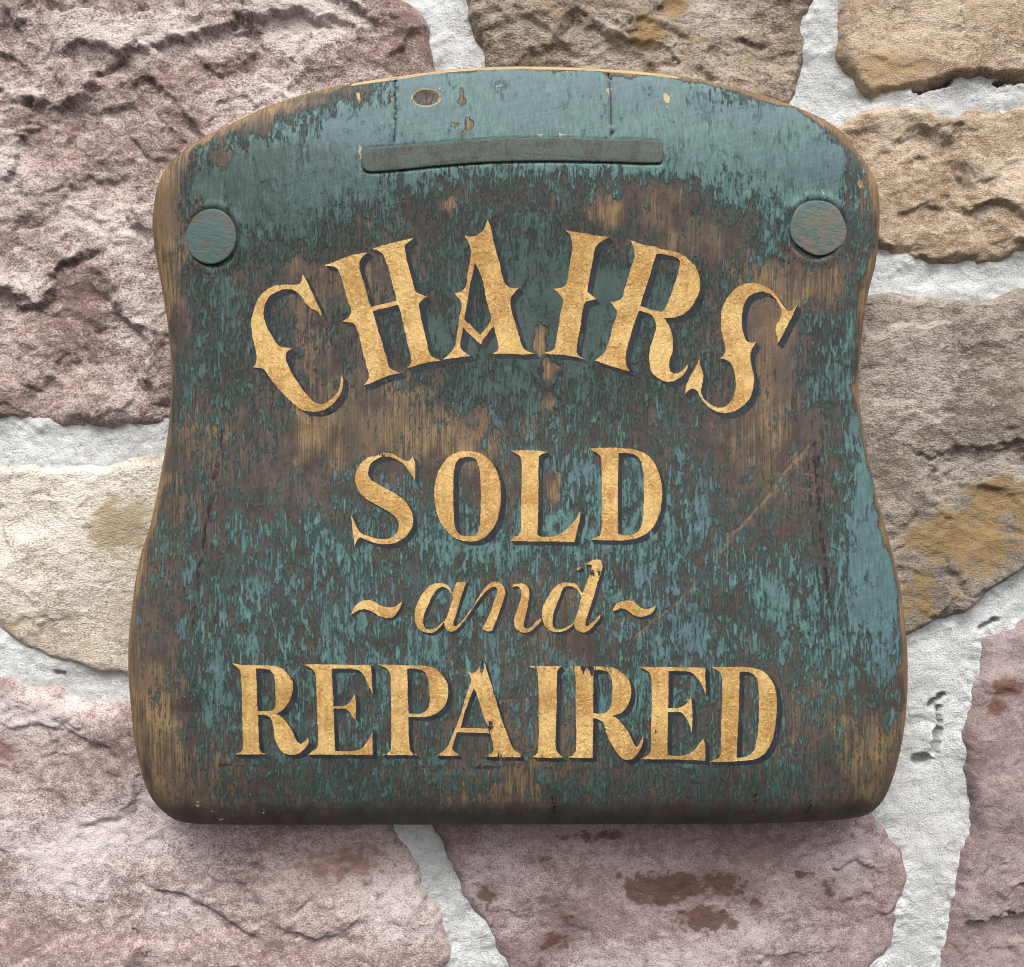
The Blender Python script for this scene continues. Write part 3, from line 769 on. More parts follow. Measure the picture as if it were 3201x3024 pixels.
    col = t.mix(spw, col, lin(190, 190, 180))
    col = t.mulc(col, t.add(0.58, t.mul(fine, 0.60)))
    h = t.add(t.mul(tm, 0.8), t.mul(um, 0.25), t.mul(flake, 0.6), t.mul(streak, 0.40), t.mul(grain, 0.22), t.mul(fine, 0.24), t.mul(brush, 0.18), t.mul(spm, -0.8))
    nn = t.bump(h, 0.00075, 1.0)
    r = t.add(0.52, t.mul(fine, 0.2), t.mul(tm, -0.08))
    return t.fin(col, r, nn, 0.42)
PAINT = paint_material()

sign = thing('wooden_sign', 'worn teal painted wooden board lettered in gold CHAIRS SOLD and REPAIRED', 'sign', tuple(BLOC))
board = make_mesh('board', AV - BLOC, F, PAINT, sign, True, attrs)

# ------------------------------------------------------------------ inlaid strip and the two pegs
def lump(name, outline_b, proud, round_px, mat, tilt=(0, 0), dome=0.0, label=None, n_in=9):
    """a low rounded plug standing in the board, outline in board pixels"""
    c = outline_b.mean(0)
    rings = []
    R = round_px
    nrm = np.roll(outline_b, -1, 0) - np.roll(outline_b, 1, 0)
    nrm = np.stack([-nrm[:, 1], nrm[:, 0]], -1); nrm /= np.maximum(np.hypot(*nrm.T)[:, None], 1e-9)
    if ((outline_b - c) * nrm).sum() > 0: nrm = -nrm         # inward
    seq = [(0, -4.0)] + [(R * (1 - math.cos(a)), proud * math.sin(a)) for a in np.linspace(0, math.pi / 2, 6)]
    V, F = [], []
    n = len(outline_b)
    for (ins, up) in seq:
        V.append((outline_b + nrm * ins, up))
    base = outline_b + nrm * R
    for k in range(1, n_in):
        f = k / n_in
        V.append((base * (1 - f) + c * f if True else base, proud + dome * (1 - (1 - f) ** 2)))
    allv = []
    for (P, up) in V:
        d = board_depth(P[:, 0], P[:, 1])
        up_l = up + (tilt[0] * (P[:, 0] - c[0]) + tilt[1] * (P[:, 1] - c[1])) * (1 if up > -3 else 0)
        wobble = 0.10 * fbm(P[:, 0] / 20, P[:, 1] / 35, 3) if up >= proud else 0
        y = Y0 + d - (up_l + wobble) / 1000.0
        allv.append(np.stack([(P[:, 0] - CX) * K, y, (CY - P[:, 1]) * K], -1))
    top = allv[-1].mean(0)[None]
    nr = len(allv)
    A = np.concatenate(allv + [top]) - BLOC
    for k in range(nr - 1):
        a = k * n + np.arange(n); b = a + n
        F.append(np.stack([a, np.roll(a, -1), np.roll(b, -1), b], -1))
    a = (nr - 1) * n + np.arange(n); ci = len(A) - 1
    F4 = np.concatenate(F)
    tri = np.stack([a, np.roll(a, -1), np.full(n, ci), np.full(n, ci)], -1)
    me = bpy.data.meshes.new(name)
    me.from_pydata([tuple(p) for p in A], [], [tuple(int(i) for i in f) for f in F4] + [tuple(int(i) for i in f[:3]) for f in tri])
    me.update()
    bm_fix(me)
    for p in me.polygons: p.use_smooth = True
    me.materials.append(mat)
    o = bpy.data.objects.new(name, me); COL.objects.link(o); o.parent = sign
    if label: o['label'] = label
    return o

import bmesh
def bm_fix(me):
    bm = bmesh.new(); bm.from_mesh(me)
    bmesh.ops.recalc_face_normals(bm, faces=bm.faces)
    bm.to_mesh(me); bm.free()

def plug_material(name, c1, c2, c3, vert, cover):
    t = NT(name)
    sv = (900, 300, 120) if vert else (150, 300, 460)
    g = t.noise(t.scale(sv, None if vert else (0, math.radians(-14), 0)), 1, 5, 0.65)
    m = t.noise(None, 75, 6, 0.6, 0.4); f = t.noise(None, 900, 3, 0.6)
    c = t.mix(t.step(t.add(m, t.cen(g, 0.8)), 0.3, 0.7), c1, c2)
    c = t.mix(t.step(t.add(m, t.cen(g, 1.0), cover - 0.5), 0.44, 0.62), c, c3)
    c = t.mulc(c, t.add(0.84, t.mul(f, 0.3)))
    h = t.add(t.mul(g, 0.8), t.mul(m, 0.6), t.mul(f, 0.35))
    return t.fin(c, t.add(0.5, t.mul(f, 0.2)), t.bump(h, 0.0012 if vert else 0.0006, 1.0), 0.45)
STRIPM = plug_material('grey_green_strip', lin(56, 61, 54), lin(82, 88, 78), lin(66, 79, 71), True, 0.5)
PEGM1 = plug_material('teal_peg', lin(76, 66, 63), lin(98, 84, 76), lin(60, 84, 82), False, 0.54)
PEGM2 = plug_material('grey_worn_peg', lin(92, 86, 76), lin(112, 106, 93), lin(70, 88, 83), False, 0.54)
lump('inlaid_strip', px_to_board(STRIPB), 0.7, 7, STRIPM, label='curved grey green strip let into the top of the board')
for (x, y, rx, ry, a), mat, tl, lb, pr in zip(PEGS, (PEGM1, PEGM2), ((0.004, 0.007), (-0.002, 0.005)), ('round teal peg end at upper left', 'round grey worn peg end at upper right'), (0.45, 0.35)):
    th = np.linspace(0, 2 * np.pi, 96, endpoint=False)
    ol = np.stack([x + rx * np.cos(th) * (1 + 0.015 * np.sin(3 * th)), y + ry * np.sin(th)], -1)
    if a: ol = ol + (ol - [x, y]) * (0.03 * np.sin(2 * th + 0.6) + 0.02 * np.sin(5 * th))[:, None]
    lump('peg', px_to_board(ol), pr, 10, mat, tl, 0.4, lb)

# ------------------------------------------------------------------ lettering
Z = {'C': (700, 600, 2.345), 'H': (1000, 700, 3.4738), 'A': (1300, 600, 2.345), 'I': (1560, 680, 2.1289), 'R': (1860, 720, 3.7528), 'S': (1900, 600, 2.3457),
     'SO': (1000, 1350, 2.68), 'LD': (1550, 1350, 2.68), 'AN': (1280, 1720, 3.103), 'RE': (650, 2000, 3.31), 'P': (1160, 2040, 5.2107), 'A2': (1250, 2000, 3.31),
     'IR': (1630, 2040, 4.965), 'ED': (1850, 2000, 2.837)}
LET = [
 ('letter_c', 'gold letter C of CHAIRS', 'C', (18,15), [[(578,606),(600,640),(640,725),(680,815),(712,885),(722,918),(705,905),(690,880),(640,855),(600,815),(565,765),(535,735),(500,717),(450,715),(400,728),(350,755),(315,795),(297,850),(292,910),(308,970),(330,1020),(365,1080),(400,1125),(420,1137),(460,1145),(500,1150),(470,1168),(455,1195),(455,1230),(470,1270),(495,1320),(530,1380),(570,1440),(620,1500),(660,1540),(700,1556),(745,1550),(790,1520),(830,1475),(850,1430),(855,1380),(866,1347),(876,1380),(870,1440),(845,1500),(800,1555),(750,1592),(700,1608),(640,1612),(580,1600),(530,1570),(470,1515),(415,1460),(365,1400),(325,1345),(295,1303),(265,1293),(215,1288),(235,1255),(242,1215),(235,1175),(222,1120),(210,1060),(203,980),(207,920),(222,860),(245,800),(280,750),(330,710),(390,688),(450,680),(520,684),(560,672),(573,645)]], []),
 ('letter_h', 'gold letter H of CHAIRS', 'H', (18,15), [[(52,455),(150,420),(300,360),(420,328),(520,312),(490,335),(455,370),(432,420),(430,480),(450,560),(480,640),(505,740),(530,840),(555,905),(640,885),(740,862),(830,843),(820,770),(795,690),(775,600),(752,510),(742,460),(718,410),(695,350),(660,310),(610,285),(560,278),(640,252),(720,228),(800,205),(900,182),(1025,155),(985,185),(945,210),(920,240),(930,310),(950,420),(980,530),(1010,640),(1035,740),(1060,755),(1110,775),(1165,793),(1115,825),(1085,855),(1075,890),(1090,980),(1110,1080),(1140,1200),(1165,1310),(1190,1405),(1215,1440),(1260,1465),(1320,1485),(1200,1500),(1100,1525),(1000,1555),(935,1575),(975,1535),(993,1500),(988,1430),(960,1330),(940,1240),(915,1130),(890,1020),(870,940),(850,880),(760,903),(650,930),(575,950),(600,1040),(625,1130),(655,1230),(690,1340),(720,1440),(745,1540),(775,1575),(820,1600),(885,1620),(760,1645),(640,1690),(540,1735),(475,1755),(515,1710),(535,1660),(520,1590),(495,1490),(465,1390),(445,1290),(425,1200),(400,1140),(380,1095),(345,1075),(240,1062),(290,1035),(325,1000),(345,950),(335,910),(305,840),(280,750),(250,650),(225,560),(200,500),(160,470),(100,462)]], []),
 ('letter_a', 'gold letter A of CHAIRS', 'A', (17,15), [[(525,208),(545,250),(560,320),(585,420),(615,530),(645,660),(670,690),(705,706),(755,704),(720,745),(693,785),(695,840),(715,920),(745,1020),(770,1110),(790,1150),(830,1175),(878,1190),(760,1192),(660,1187),(560,1190),(595,1165),(608,1140),(600,1100),(572,982),(520,1050),(478,1118),(430,1080),(380,1030),(345,990),(335,1060),(325,1130),(345,1165),(400,1205),(330,1212),(260,1222),(197,1230),(250,1185),(285,1140),(300,1060),(315,960),(318,920),(328,880),(335,830),(325,795),(300,770),(280,742),(320,735),(355,710),(370,680),(375,620),(390,540),(405,460),(395,400),(375,355),(358,322),(395,330),(440,325),(480,300),(505,260)]],
   [[(432,525),(415,600),(395,700),(378,800),(365,880),(355,930),(365,948),(400,975),(440,1020),(472,1052),(505,1010),(535,970),(555,940),(535,860),(510,760),(490,660),(465,580)]]),
 ('letter_i', 'gold letter I of CHAIRS', 'I', (17,15), [[(440,85),(480,95),(560,105),(640,120),(735,132),(690,155),(655,180),(635,215),(625,280),(610,350),(598,420),(586,495),(610,515),(645,545),(600,555),(570,570),(558,610),(545,700),(530,790),(518,860),(515,895),(530,920),(562,943),(500,928),(420,915),(350,912),(303,903),(345,890),(370,865),(380,820),(395,730),(410,640),(425,570),(425,545),(405,515),(380,492),(360,475),(410,470),(440,455),(455,420),(465,350),(478,270),(488,195),(480,140),(465,110)]], []),
 ('letter_r', 'gold letter R of CHAIRS', 'R', (16,16), [[(412,118),(480,140),(570,178),(680,190),(780,225),(880,240),(960,262),(1050,310),(1120,370),(1180,440),(1215,520),(1230,610),(1222,710),(1185,810),(1130,900),(1060,970),(980,1010),(890,1030),(810,1030),(840,1080),(880,1150),(905,1240),(912,1330),(905,1440),(878,1500),(867,1580),(880,1660),(930,1685),(990,1670),(1040,1630),(1088,1575),(1085,1620),(1050,1680),(990,1735),(920,1770),(840,1780),(770,1760),(700,1710),(655,1640),(638,1560),(635,1470),(645,1380),(680,1270),(710,1190),(718,1120),(705,1060),(670,1005),(610,970),(520,945),(490,1010),(455,1110),(425,1220),(390,1330),(365,1440),(358,1550),(375,1610),(415,1660),(310,1630),(200,1600),(100,1565),(0,1530),(60,1480),(110,1440),(145,1360),(180,1250),(200,1150),(240,1040),(262,950),(240,920),(215,885),(172,845),(230,840),(300,815),(320,790),(345,690),(375,590),(410,480),(440,390),(465,290),(455,230),(440,180)]],
   [[(722,278),(800,282),(900,305),(970,330),(998,385),(985,450),(955,570),(915,680),(880,790),(840,885),(785,955),(700,945),(610,915),(530,890),(555,800),(590,690),(625,590),(660,470),(695,360)]]),
 ('letter_s', 'gold letter S of CHAIRS', 'S', (16,17), [[(1385,832),(1365,880),(1330,950),(1290,1030),(1265,1080),(1240,1118),(1245,1080),(1230,1030),(1235,980),(1260,930),(1275,880),(1260,840),(1230,790),(1195,755),(1140,735),(1090,740),(1040,765),(1005,810),(988,870),(980,940),(985,1010),(1005,1070),(1020,1098),(1050,1106),(1090,1102),(1070,1130),(1050,1170),(1045,1220),(1055,1290),(1070,1370),(1065,1440),(1040,1510),(1000,1560),(945,1600),(880,1622),(810,1615),(750,1585),(700,1540),(670,1490),(655,1460),(625,1442),(600,1450),(565,1485),(575,1430),(600,1360),(630,1310),(655,1260),(672,1210),(675,1270),(690,1310),(700,1360),(690,1410),(680,1460),(700,1510),(750,1560),(800,1582),(850,1580),(895,1545),(925,1490),(937,1420),(930,1340),(908,1265),(880,1237),(825,1222),(855,1190),(860,1150),(845,1080),(832,1010),(830,930),(840,850),(870,790),(910,735),(960,695),(1020,675),(1080,672),(1140,690),(1190,715),(1230,755),(1260,800),(1295,850),(1325,880),(1355,870)]], []),
 ('letter_s', 'gold letter S of SOLD', 'SO', (14,13), [[(780,205),(795,260),(798,330),(798,412),(780,380),(750,330),(710,280),(650,235),(580,210),(510,215),(450,245),(415,290),(405,340),(420,390),(470,430),(550,475),(640,525),(710,580),(755,640),(780,710),(778,780),(745,850),(690,900),(620,935),(540,943),(460,930),(390,905),(345,885),(318,900),(290,962),(285,900),(275,830),(268,760),(258,688),(285,740),(310,800),(340,840),(390,870),(450,890),(520,900),(590,890),(640,850),(662,800),(655,750),(620,700),(560,660),(480,615),(400,570),(340,515),(305,455),(297,390),(310,320),(345,265),(400,220),(470,190),(540,178),(610,190),(680,225),(720,245),(750,240)]], []),
 ('letter_o', 'gold letter O of SOLD', 'SO', (17,13), [[(1235,163),(1310,172),(1380,205),(1440,260),(1485,340),(1510,440),(1515,550),(1505,660),(1480,750),(1435,830),(1380,885),(1310,915),(1240,918),(1170,905),(1100,868),(1040,800),(990,710),(965,610),(957,510),(970,410),(1000,320),(1050,240),(1110,190),(1170,168)]],
   [[(1200,215),(1265,212),(1310,235),(1335,300),(1345,420),(1350,560),(1345,700),(1335,800),(1310,860),(1250,878),(1190,870),(1150,840),(1128,770),(1120,650),(1118,500),(1120,380),(1130,290),(1155,240)]]),
 ('letter_l', 'gold letter L of SOLD', 'LD', (15,13), [[(120,155),(200,158),(310,155),(435,172),(390,185),(365,205),(358,260),(357,400),(355,600),(350,800),(350,855),(362,873),(420,880),(490,875),(560,845),(620,790),(670,730),(710,668),(700,740),(680,830),(660,925),(500,918),(300,918),(115,915),(150,890),(195,860),(210,810),(212,650),(215,450),(217,300),(210,220),(180,190),(140,170)]], []),
 ('letter_d', 'gold letter D of SOLD', 'LD', (13,14), [[(788,142),(880,135),(1000,135),(1100,142),(1180,155),(1260,190),(1320,250),(1360,330),(1385,430),(1392,540),(1380,650),(1345,750),(1290,830),(1210,880),(1120,905),(1000,910),(880,908),(788,905),(830,890),(875,870),(885,820),(888,650),(887,450),(885,300),(880,220),(850,180),(815,160)]],
   [[(1028,180),(1100,180),(1160,190),(1205,230),(1230,300),(1240,420),(1240,560),(1235,680),(1225,770),(1195,830),(1140,865),(1070,868),(1025,860),(1022,700),(1022,500),(1025,300)]]),
 ('tilde', 'gold tilde left of the word and', 'SO', (7,8), [[(262,1532),(285,1480),(315,1440),(360,1415),(410,1412),(460,1425),(510,1455),(560,1470),(620,1468),(655,1450),(688,1428),(670,1480),(640,1525),(600,1555),(550,1560),(500,1545),(450,1515),(400,1490),(350,1485),(310,1500)]], []),
 ('letter_a', 'gold script letter a of and', 'AN', (9,8), [[(455,312),(550,308),(530,370),(500,460),(470,560),(445,640),(425,700),(428,736),(455,742),(490,705),(540,650),(585,590),(607,572),(600,590),(545,670),(490,735),(440,780),(400,792),(365,775),(345,745),(335,700),(300,745),(255,785),(210,802),(160,800),(110,780),(70,735),(52,670),(55,590),(80,510),(120,430),(175,365),(230,330),(290,320),(350,330),(390,365),(420,415),(435,380)]],
   [[(300,362),(345,362),(385,395),(420,445),(415,480),(400,530),(380,600),(360,660),(335,690),(300,720),(255,755),(205,770),(160,765),(135,720),(135,660),(155,590),(190,510),(225,440),(260,390)]]),
 ('letter_n', 'gold script letter n of and', 'AN', (9,8), [[(602,594),(612,575),(640,510),(690,430),(735,360),(790,318),(840,308),(890,330),(920,370),(927,420),(905,500),(875,590),(840,680),(810,760),(797,785),(750,788),(703,770),(740,700),(780,610),(820,500),(845,420),(852,385),(838,358),(805,358),(760,385),(710,435),(660,500)],
   [(995,360),(1010,330),(1050,325),(1100,325),(1140,350),(1160,400),(1160,460),(1145,550),(1125,640),(1105,710),(1105,745),(1130,760),(1170,750),(1220,705),(1278,660),(1275,690),(1230,740),(1180,785),(1130,800),(1075,790),(1030,755),(1012,700),(1018,650),(1045,580),(1070,500),(1085,430),(1080,385),(1065,355),(1035,350)]], []),
 ('letter_d', 'gold script letter d of and', 'AN', (9,8), [[(1705,142),(1740,115),(1790,95),(1840,92),(1868,120),(1870,170),(1850,240),(1820,330),(1795,420),(1765,520),(1735,610),(1710,690),(1705,730),(1725,740),(1760,715),(1810,665),(1852,628),(1840,670),(1790,725),(1740,775),(1690,797),(1640,785),(1605,755),(1595,712),(1555,750),(1500,785),(1430,797),(1370,785),(1320,740),(1290,680),(1285,610),(1300,540),(1340,460),(1385,390),(1440,335),(1500,315),(1570,318),(1620,335),(1650,375),(1675,425),(1690,395),(1710,330),(1740,250),(1765,180),(1770,145),(1745,138)],
   [(1620,190),(1640,168),(1670,165),(1655,185),(1630,197)]],
   [[(1510,352),(1570,352),(1615,375),(1650,425),(1665,460),(1655,510),(1635,590),(1610,660),(1590,700),(1540,740),(1480,765),(1420,765),(1390,730),(1388,670),(1400,600),(1430,520),(1460,440),(1480,390)]]),
 ('tilde', 'gold tilde right of the word and', 'LD', (6,9), [[(978,1500),(1000,1455),(1040,1425),(1090,1415),(1140,1420),(1180,1445),(1215,1475),(1260,1485),(1300,1475),(1338,1458),(1325,1495),(1295,1525),(1250,1545),(1210,1550),(1160,1540),(1120,1510),(1080,1485),(1040,1480),(1005,1495)]], []),
 ('letter_r', 'gold first letter R of REPAIRED', 'RE', (15,13), [[(250,243),(330,258),(450,262),(580,265),(680,272),(760,298),(820,345),(860,400),(880,470),(872,550),(840,640),(790,710),(730,755),(690,768),(750,790),(800,840),(850,910),(890,980),(920,1050),(960,1078),(1000,1060),(1037,1012),(1040,1060),(1015,1110),(970,1155),(910,1185),(840,1188),(780,1165),(730,1110),(700,1050),(685,970),(675,890),(660,830),(625,790),(580,780),(520,775),(523,900),(528,1050),(535,1130),(555,1165),(605,1185),(500,1187),(380,1188),(278,1187),(330,1165),(355,1140),(365,1080),(362,950),(358,750),(352,550),(345,400),(328,310),(290,275)]],
   [[(498,295),(580,298),(640,312),(680,360),(695,440),(700,540),(702,640),(690,710),(640,738),(570,742),(515,738),(508,600),(505,450)]]),
 ('letter_e', 'gold first letter E of REPAIRED', 'RE', (14,13), [[(985,258),(1060,255),(1250,258),(1450,262),(1690,262),(1692,350),(1698,450),(1705,552),(1670,490),(1630,400),(1585,335),(1520,305),(1400,298),(1285,298),(1288,450),(1295,600),(1298,688),(1350,688),(1410,685),(1460,655),(1500,600),(1522,556),(1528,650),(1530,740),(1528,830),(1500,800),(1470,750),(1420,715),(1350,712),(1300,714),(1305,850),(1310,1000),(1318,1152),(1400,1155),(1520,1152),(1590,1125),(1640,1070),(1680,1000),(1703,938),(1703,1050),(1702,1192),(1500,1190),(1250,1190),(1035,1190),(1090,1150),(1130,1120),(1140,1060),(1138,900),(1130,700),(1122,500),(1115,370),(1095,315),(1040,280)]], []),
 ('letter_p', 'gold letter P of REPAIRED', 'P', (14,12), [[(105,192),(250,200),(450,208),(650,208),(850,222),(960,238),(1040,265),(1120,330),(1190,410),(1240,500),(1258,600),(1255,700),(1225,810),(1165,910),(1080,980),(980,1025),(880,1048),(750,1050),(608,1048),(608,1200),(615,1350),(625,1500),(632,1580),(655,1620),(692,1650),(690,1672),(580,1672),(450,1670),(330,1672),(255,1670),(262,1645),(300,1620),(325,1560),(332,1400),(330,1150),(330,900),(325,700),(322,500),(315,370),(290,300),(250,260),(180,225)],
   [(190,1655),(225,1652),(222,1676),(192,1678)], [(718,1655),(745,1668),(735,1678),(715,1672)]],
   [[(588,258),(700,262),(800,278),(870,315),(915,390),(940,480),(950,600),(955,720),(950,850),(925,920),(870,965),(800,995),(700,998),(608,995),(603,850),(598,650),(592,450)]]),
 ('letter_a', 'gold letter A of REPAIRED', 'A2', (11,12), [[(855,195),(880,250),(910,350),(945,460),(980,580),(1015,700),(1050,820),(1095,930),(1130,1030),(1170,1120),(1195,1155),(1240,1185),(1245,1215),(1150,1215),(1000,1212),(870,1208),(930,1185),(965,1160),(970,1100),(950,1010),(935,968),(850,965),(700,960),(590,958),(575,1010),(545,1110),(555,1150),(612,1198),(500,1200),(378,1202),(430,1170),(480,1125),(520,1050),(560,950),(600,850),(640,740),(680,600),(715,490),(740,430),(735,400),(705,325),(740,345),(775,340),(800,315),(820,280)]],
   [[(765,500),(740,560),(710,640),(680,730),(650,830),(628,912),(700,915),(800,918),(918,922),(900,870),(870,800),(845,720),(815,620),(790,545)]]),
 ('letter_i', 'gold letter I of REPAIRED', 'IR', (14,13), [[(120,215),(200,208),(400,210),(625,212),(590,245),(560,280),(552,340),(550,550),(545,800),(538,1050),(530,1300),(530,1450),(545,1530),(580,1575),(642,1628),(500,1630),(350,1630),(225,1627),(165,1622),(220,1595),(250,1550),(262,1480),(268,1300),(270,1000),(268,700),(260,500),(255,350),(240,290),(190,245)]], []),
 ('letter_r', 'gold second letter R of REPAIRED', 'IR', (14,13), [[(748,215),(850,210),(1050,215),(1250,222),(1400,232),(1480,260),(1560,315),(1640,390),(1685,470),(1702,560),(1695,680),(1660,800),(1600,890),(1520,945),(1450,970),(1390,985),(1460,1010),(1530,1070),(1600,1150),(1660,1240),(1710,1340),(1750,1420),(1785,1470),(1820,1440),(1850,1370),(1890,1290),(1885,1370),(1850,1480),(1800,1570),(1730,1640),(1650,1665),(1560,1640),(1500,1580),(1450,1500),(1390,1420),(1350,1340),(1320,1240),(1290,1140),(1250,1075),(1190,1035),(1113,1018),(1112,1200),(1108,1400),(1105,1635),(1000,1635),(850,1632),(715,1628),(790,1600),(830,1550),(850,1480),(852,1300),(845,1000),(842,700),(840,450),(835,340),(815,280),(780,245)]],
   [[(1125,275),(1200,272),(1280,280),(1340,305),(1380,360),(1405,450),(1412,560),(1405,700),(1390,820),(1350,900),(1290,945),(1200,950),(1112,940),(1112,700),(1118,450)]]),
 ('letter_e', 'gold second letter E of REPAIRED', 'ED', (14,13), [[(415,240),(520,243),(700,245),(850,247),(1005,250),(1005,340),(1010,420),(1012,490),(985,430),(950,360),(910,310),(860,285),(780,278),(680,280),(680,400),(678,520),(675,606),(740,608),(790,602),(835,570),(865,530),(880,500),(888,600),(892,720),(885,825),(865,750),(830,680),(790,645),(730,640),(675,640),(672,780),(670,900),(672,1022),(720,1030),(800,1030),(860,1015),(910,975),(955,920),(988,880),(1002,920),(1005,980),(1003,1075),(850,1065),(650,1060),(430,1060),(480,1035),(515,1005),(525,950),(525,800),(530,600),(530,450),(528,350),(515,300),(475,265)]], []),
 ('letter_d', 'gold letter D of REPAIRED', 'ED', (16,13), [[(1065,245),(1180,242),(1320,243),(1430,252),(1500,272),(1560,315),(1605,380),(1632,460),(1642,560),(1635,680),(1620,800),(1595,900),(1550,985),(1490,1040),(1420,1065),(1320,1075),(1180,1082),(1045,1085),(1090,1065),(1130,1045),(1142,1000),(1145,850),(1150,650),(1158,450),(1155,350),(1140,300),(1105,265)]],
   [[(1310,283),(1380,285),(1430,305),(1465,350),(1478,430),(1482,560),(1480,700),(1470,830),(1450,930),(1420,1005),(1360,1040),(1283,1048),(1288,900),(1298,700),(1305,500),(1308,380)]]),
]

def gold_material():
    t = NT('old_gold_leaf')
    lump_ = t.noise(t.scale((360, 300, 300)), 1, 6, 0.65, 0.6)
    crink = t.noise(t.scale((900, 600, 760)), 1, 4, 0.65, 1.4)
    stre = t.noise(t.scale((500, 300, 60)), 1, 4, 0.6)
    big = t.noise(None, 45, 4, 0.55)
    c = t.mix(t.step(t.add(t.mul(big, 1.5), t.cen(lump_, 0.7), t.cen(stre, 0.5), -0.25), 0.25, 0.78), lin(172, 130, 70), lin(212, 176, 112))
    c = t.mix(t.mul(t.step(crink, 0.54, 0.66), 0.5), c, lin(244, 220, 160))  # specular sparkle of the crinkled leaf, painted into the colour as pale flecks
    c = t.mix(t.mul(t.step(t.add(crink, t.cen(lump_, 0.6)), 0.42, 0.30), 0.42), c, lin(134, 96, 50))
    h = t.add(t.mul(lump_, 0.9), t.mul(crink, 0.45), t.mul(stre, 0.3))
    nn = t.bump(h, 0.0015, 1.0)
    t.fin(c, 0.38, nn, 0.5, 0.35)
    # chips where the leaf has gone
    wv = t.add(t.noise(t.scale((420, 300, 110)), 1, 6, 0.7), t.mul(t.attr('wear'), 0.33), t.cen(big, 0.25))
    wear = t.step(wv, 0.705, 0.735)
    tr = t.n.new('ShaderNodeBsdfTransparent'); mx = t.n.new('ShaderNodeMixShader')
    t.l.new(wear, mx.inputs[0]); t.l.new(t.bsdf.outputs[0], mx.inputs[1]); t.l.new(tr.outputs[0], mx.inputs[2])
    t.l.new(mx.outputs[0], t.out.inputs['Surface'])
    return t.m

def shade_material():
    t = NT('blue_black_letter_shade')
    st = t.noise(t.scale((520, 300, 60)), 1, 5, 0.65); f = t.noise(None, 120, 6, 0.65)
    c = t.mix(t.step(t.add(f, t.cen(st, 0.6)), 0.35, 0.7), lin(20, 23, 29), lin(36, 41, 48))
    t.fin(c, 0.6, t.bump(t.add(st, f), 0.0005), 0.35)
    wv = t.add(st, t.cen(f, 0.9), t.mul(t.attr('wear'), 0.22))
    wear = t.step(wv, 0.66, 0.72)
    tr = t.n.new('ShaderNodeBsdfTransparent'); mx = t.n.new('ShaderNodeMixShader')
    t.l.new(wear, mx.inputs[0]); t.l.new(t.bsdf.outputs[0], mx.inputs[1]); t.l.new(tr.outputs[0], mx.inputs[2])
    t.l.new(mx.outputs[0], t.out.inputs['Surface'])
    return t.m
GOLD, SHADE = gold_material(), shade_material()

def inside_evenodd(polys, x, y):
    ins = np.zeros(x.shape, bool)
    for P in polys:
        A = P; B = np.roll(P, -1, 0)
        for (ax, ay), (bx, by) in zip(A, B):
            if ay != by:
                ins ^= ((ay > y) != (by > y)) & (x < (bx - ax) * (y - ay) / (by - ay) + ax)
    return ins

def cdt(polys, extra_edges=None):
    pts, edges = [], []
    for P in polys:
        o = len(pts); n = len(P)
        pts += [Vector((p[0], p[1])) for p in P]
        edges += [(o + i, o + (i + 1) % n) for i in range(n)]
    if extra_edges:
        edges += extra_edges
    r = delaunay_2d_cdt(pts, edges, [], 0, 1e-4)
    V = np.array([(v.x, v.y) for v in r[0]]); F = np.array([tuple(f) for f in r[2]])
    return V, F

def surf(P, lift_mm):
    """photograph pixels -> board-local metres, lying on the board 'lift' above it"""
    Q = px_to_board(P)
    d = board_depth(Q[:, 0], Q[:, 1]) - lift_mm / 1000.0
    # follow the small ridges of the wood too
    d = d - 0.16e-3 * fbm(Q[:, 0] / 22, Q[:, 1] / 130, 4, 0.6)
    return np.stack([(Q[:, 0] - CX) * K, Y0 + d, (CY - Q[:, 1]) * K], -1) - BLOC

def wear_at(P):
    x, y = P[:, 0], P[:, 1]
    w = np.zeros(len(P))
    for (cx, cy, rx, ry, a) in [(1835,2095,30,40,1.0),(1500,2080,30,50,.7),(1540,2270,40,40,.8),(1660,2090,40,20,.7),(1830,2090,120,16,.8),(1330,2365,90,12,.7),(1560,2360,60,14,.8),(2200,2170,20,60,.8),
                                (1845,1790,50,16,.7),(1190,1760,40,30,.4),(2290,1000,30,50,.4),(1180,1080,20,60,.4),(1180,1420,60,12,.8),(1480,2005,200,10,.5),(1760,1835,30,30,.4),(1930,2330,60,30,.35),(1150,2215,40,10,.7),(1700,2360,60,14,.5)]:
        w = np.maximum(w, a * np.exp(-((x - cx) / rx) ** 2 - ((y - cy) / ry) ** 2))
    return w

def ragged(P, amp):
    n = np.roll(P, -1, 0) - np.roll(P, 1, 0)
    n = np.stack([-n[:, 1], n[:, 0]], -1); l = np.hypot(*n.T)[:, None]; n = n / np.maximum(l, 1e-6)
    k = amp * (0.55 * fbm(P[:, 0] / 9, P[:, 1] / 9, 2) + 0.45 * fbm(P[:, 0] / 30, P[:, 1] / 30, 2))
    return P + n * k[:, None]

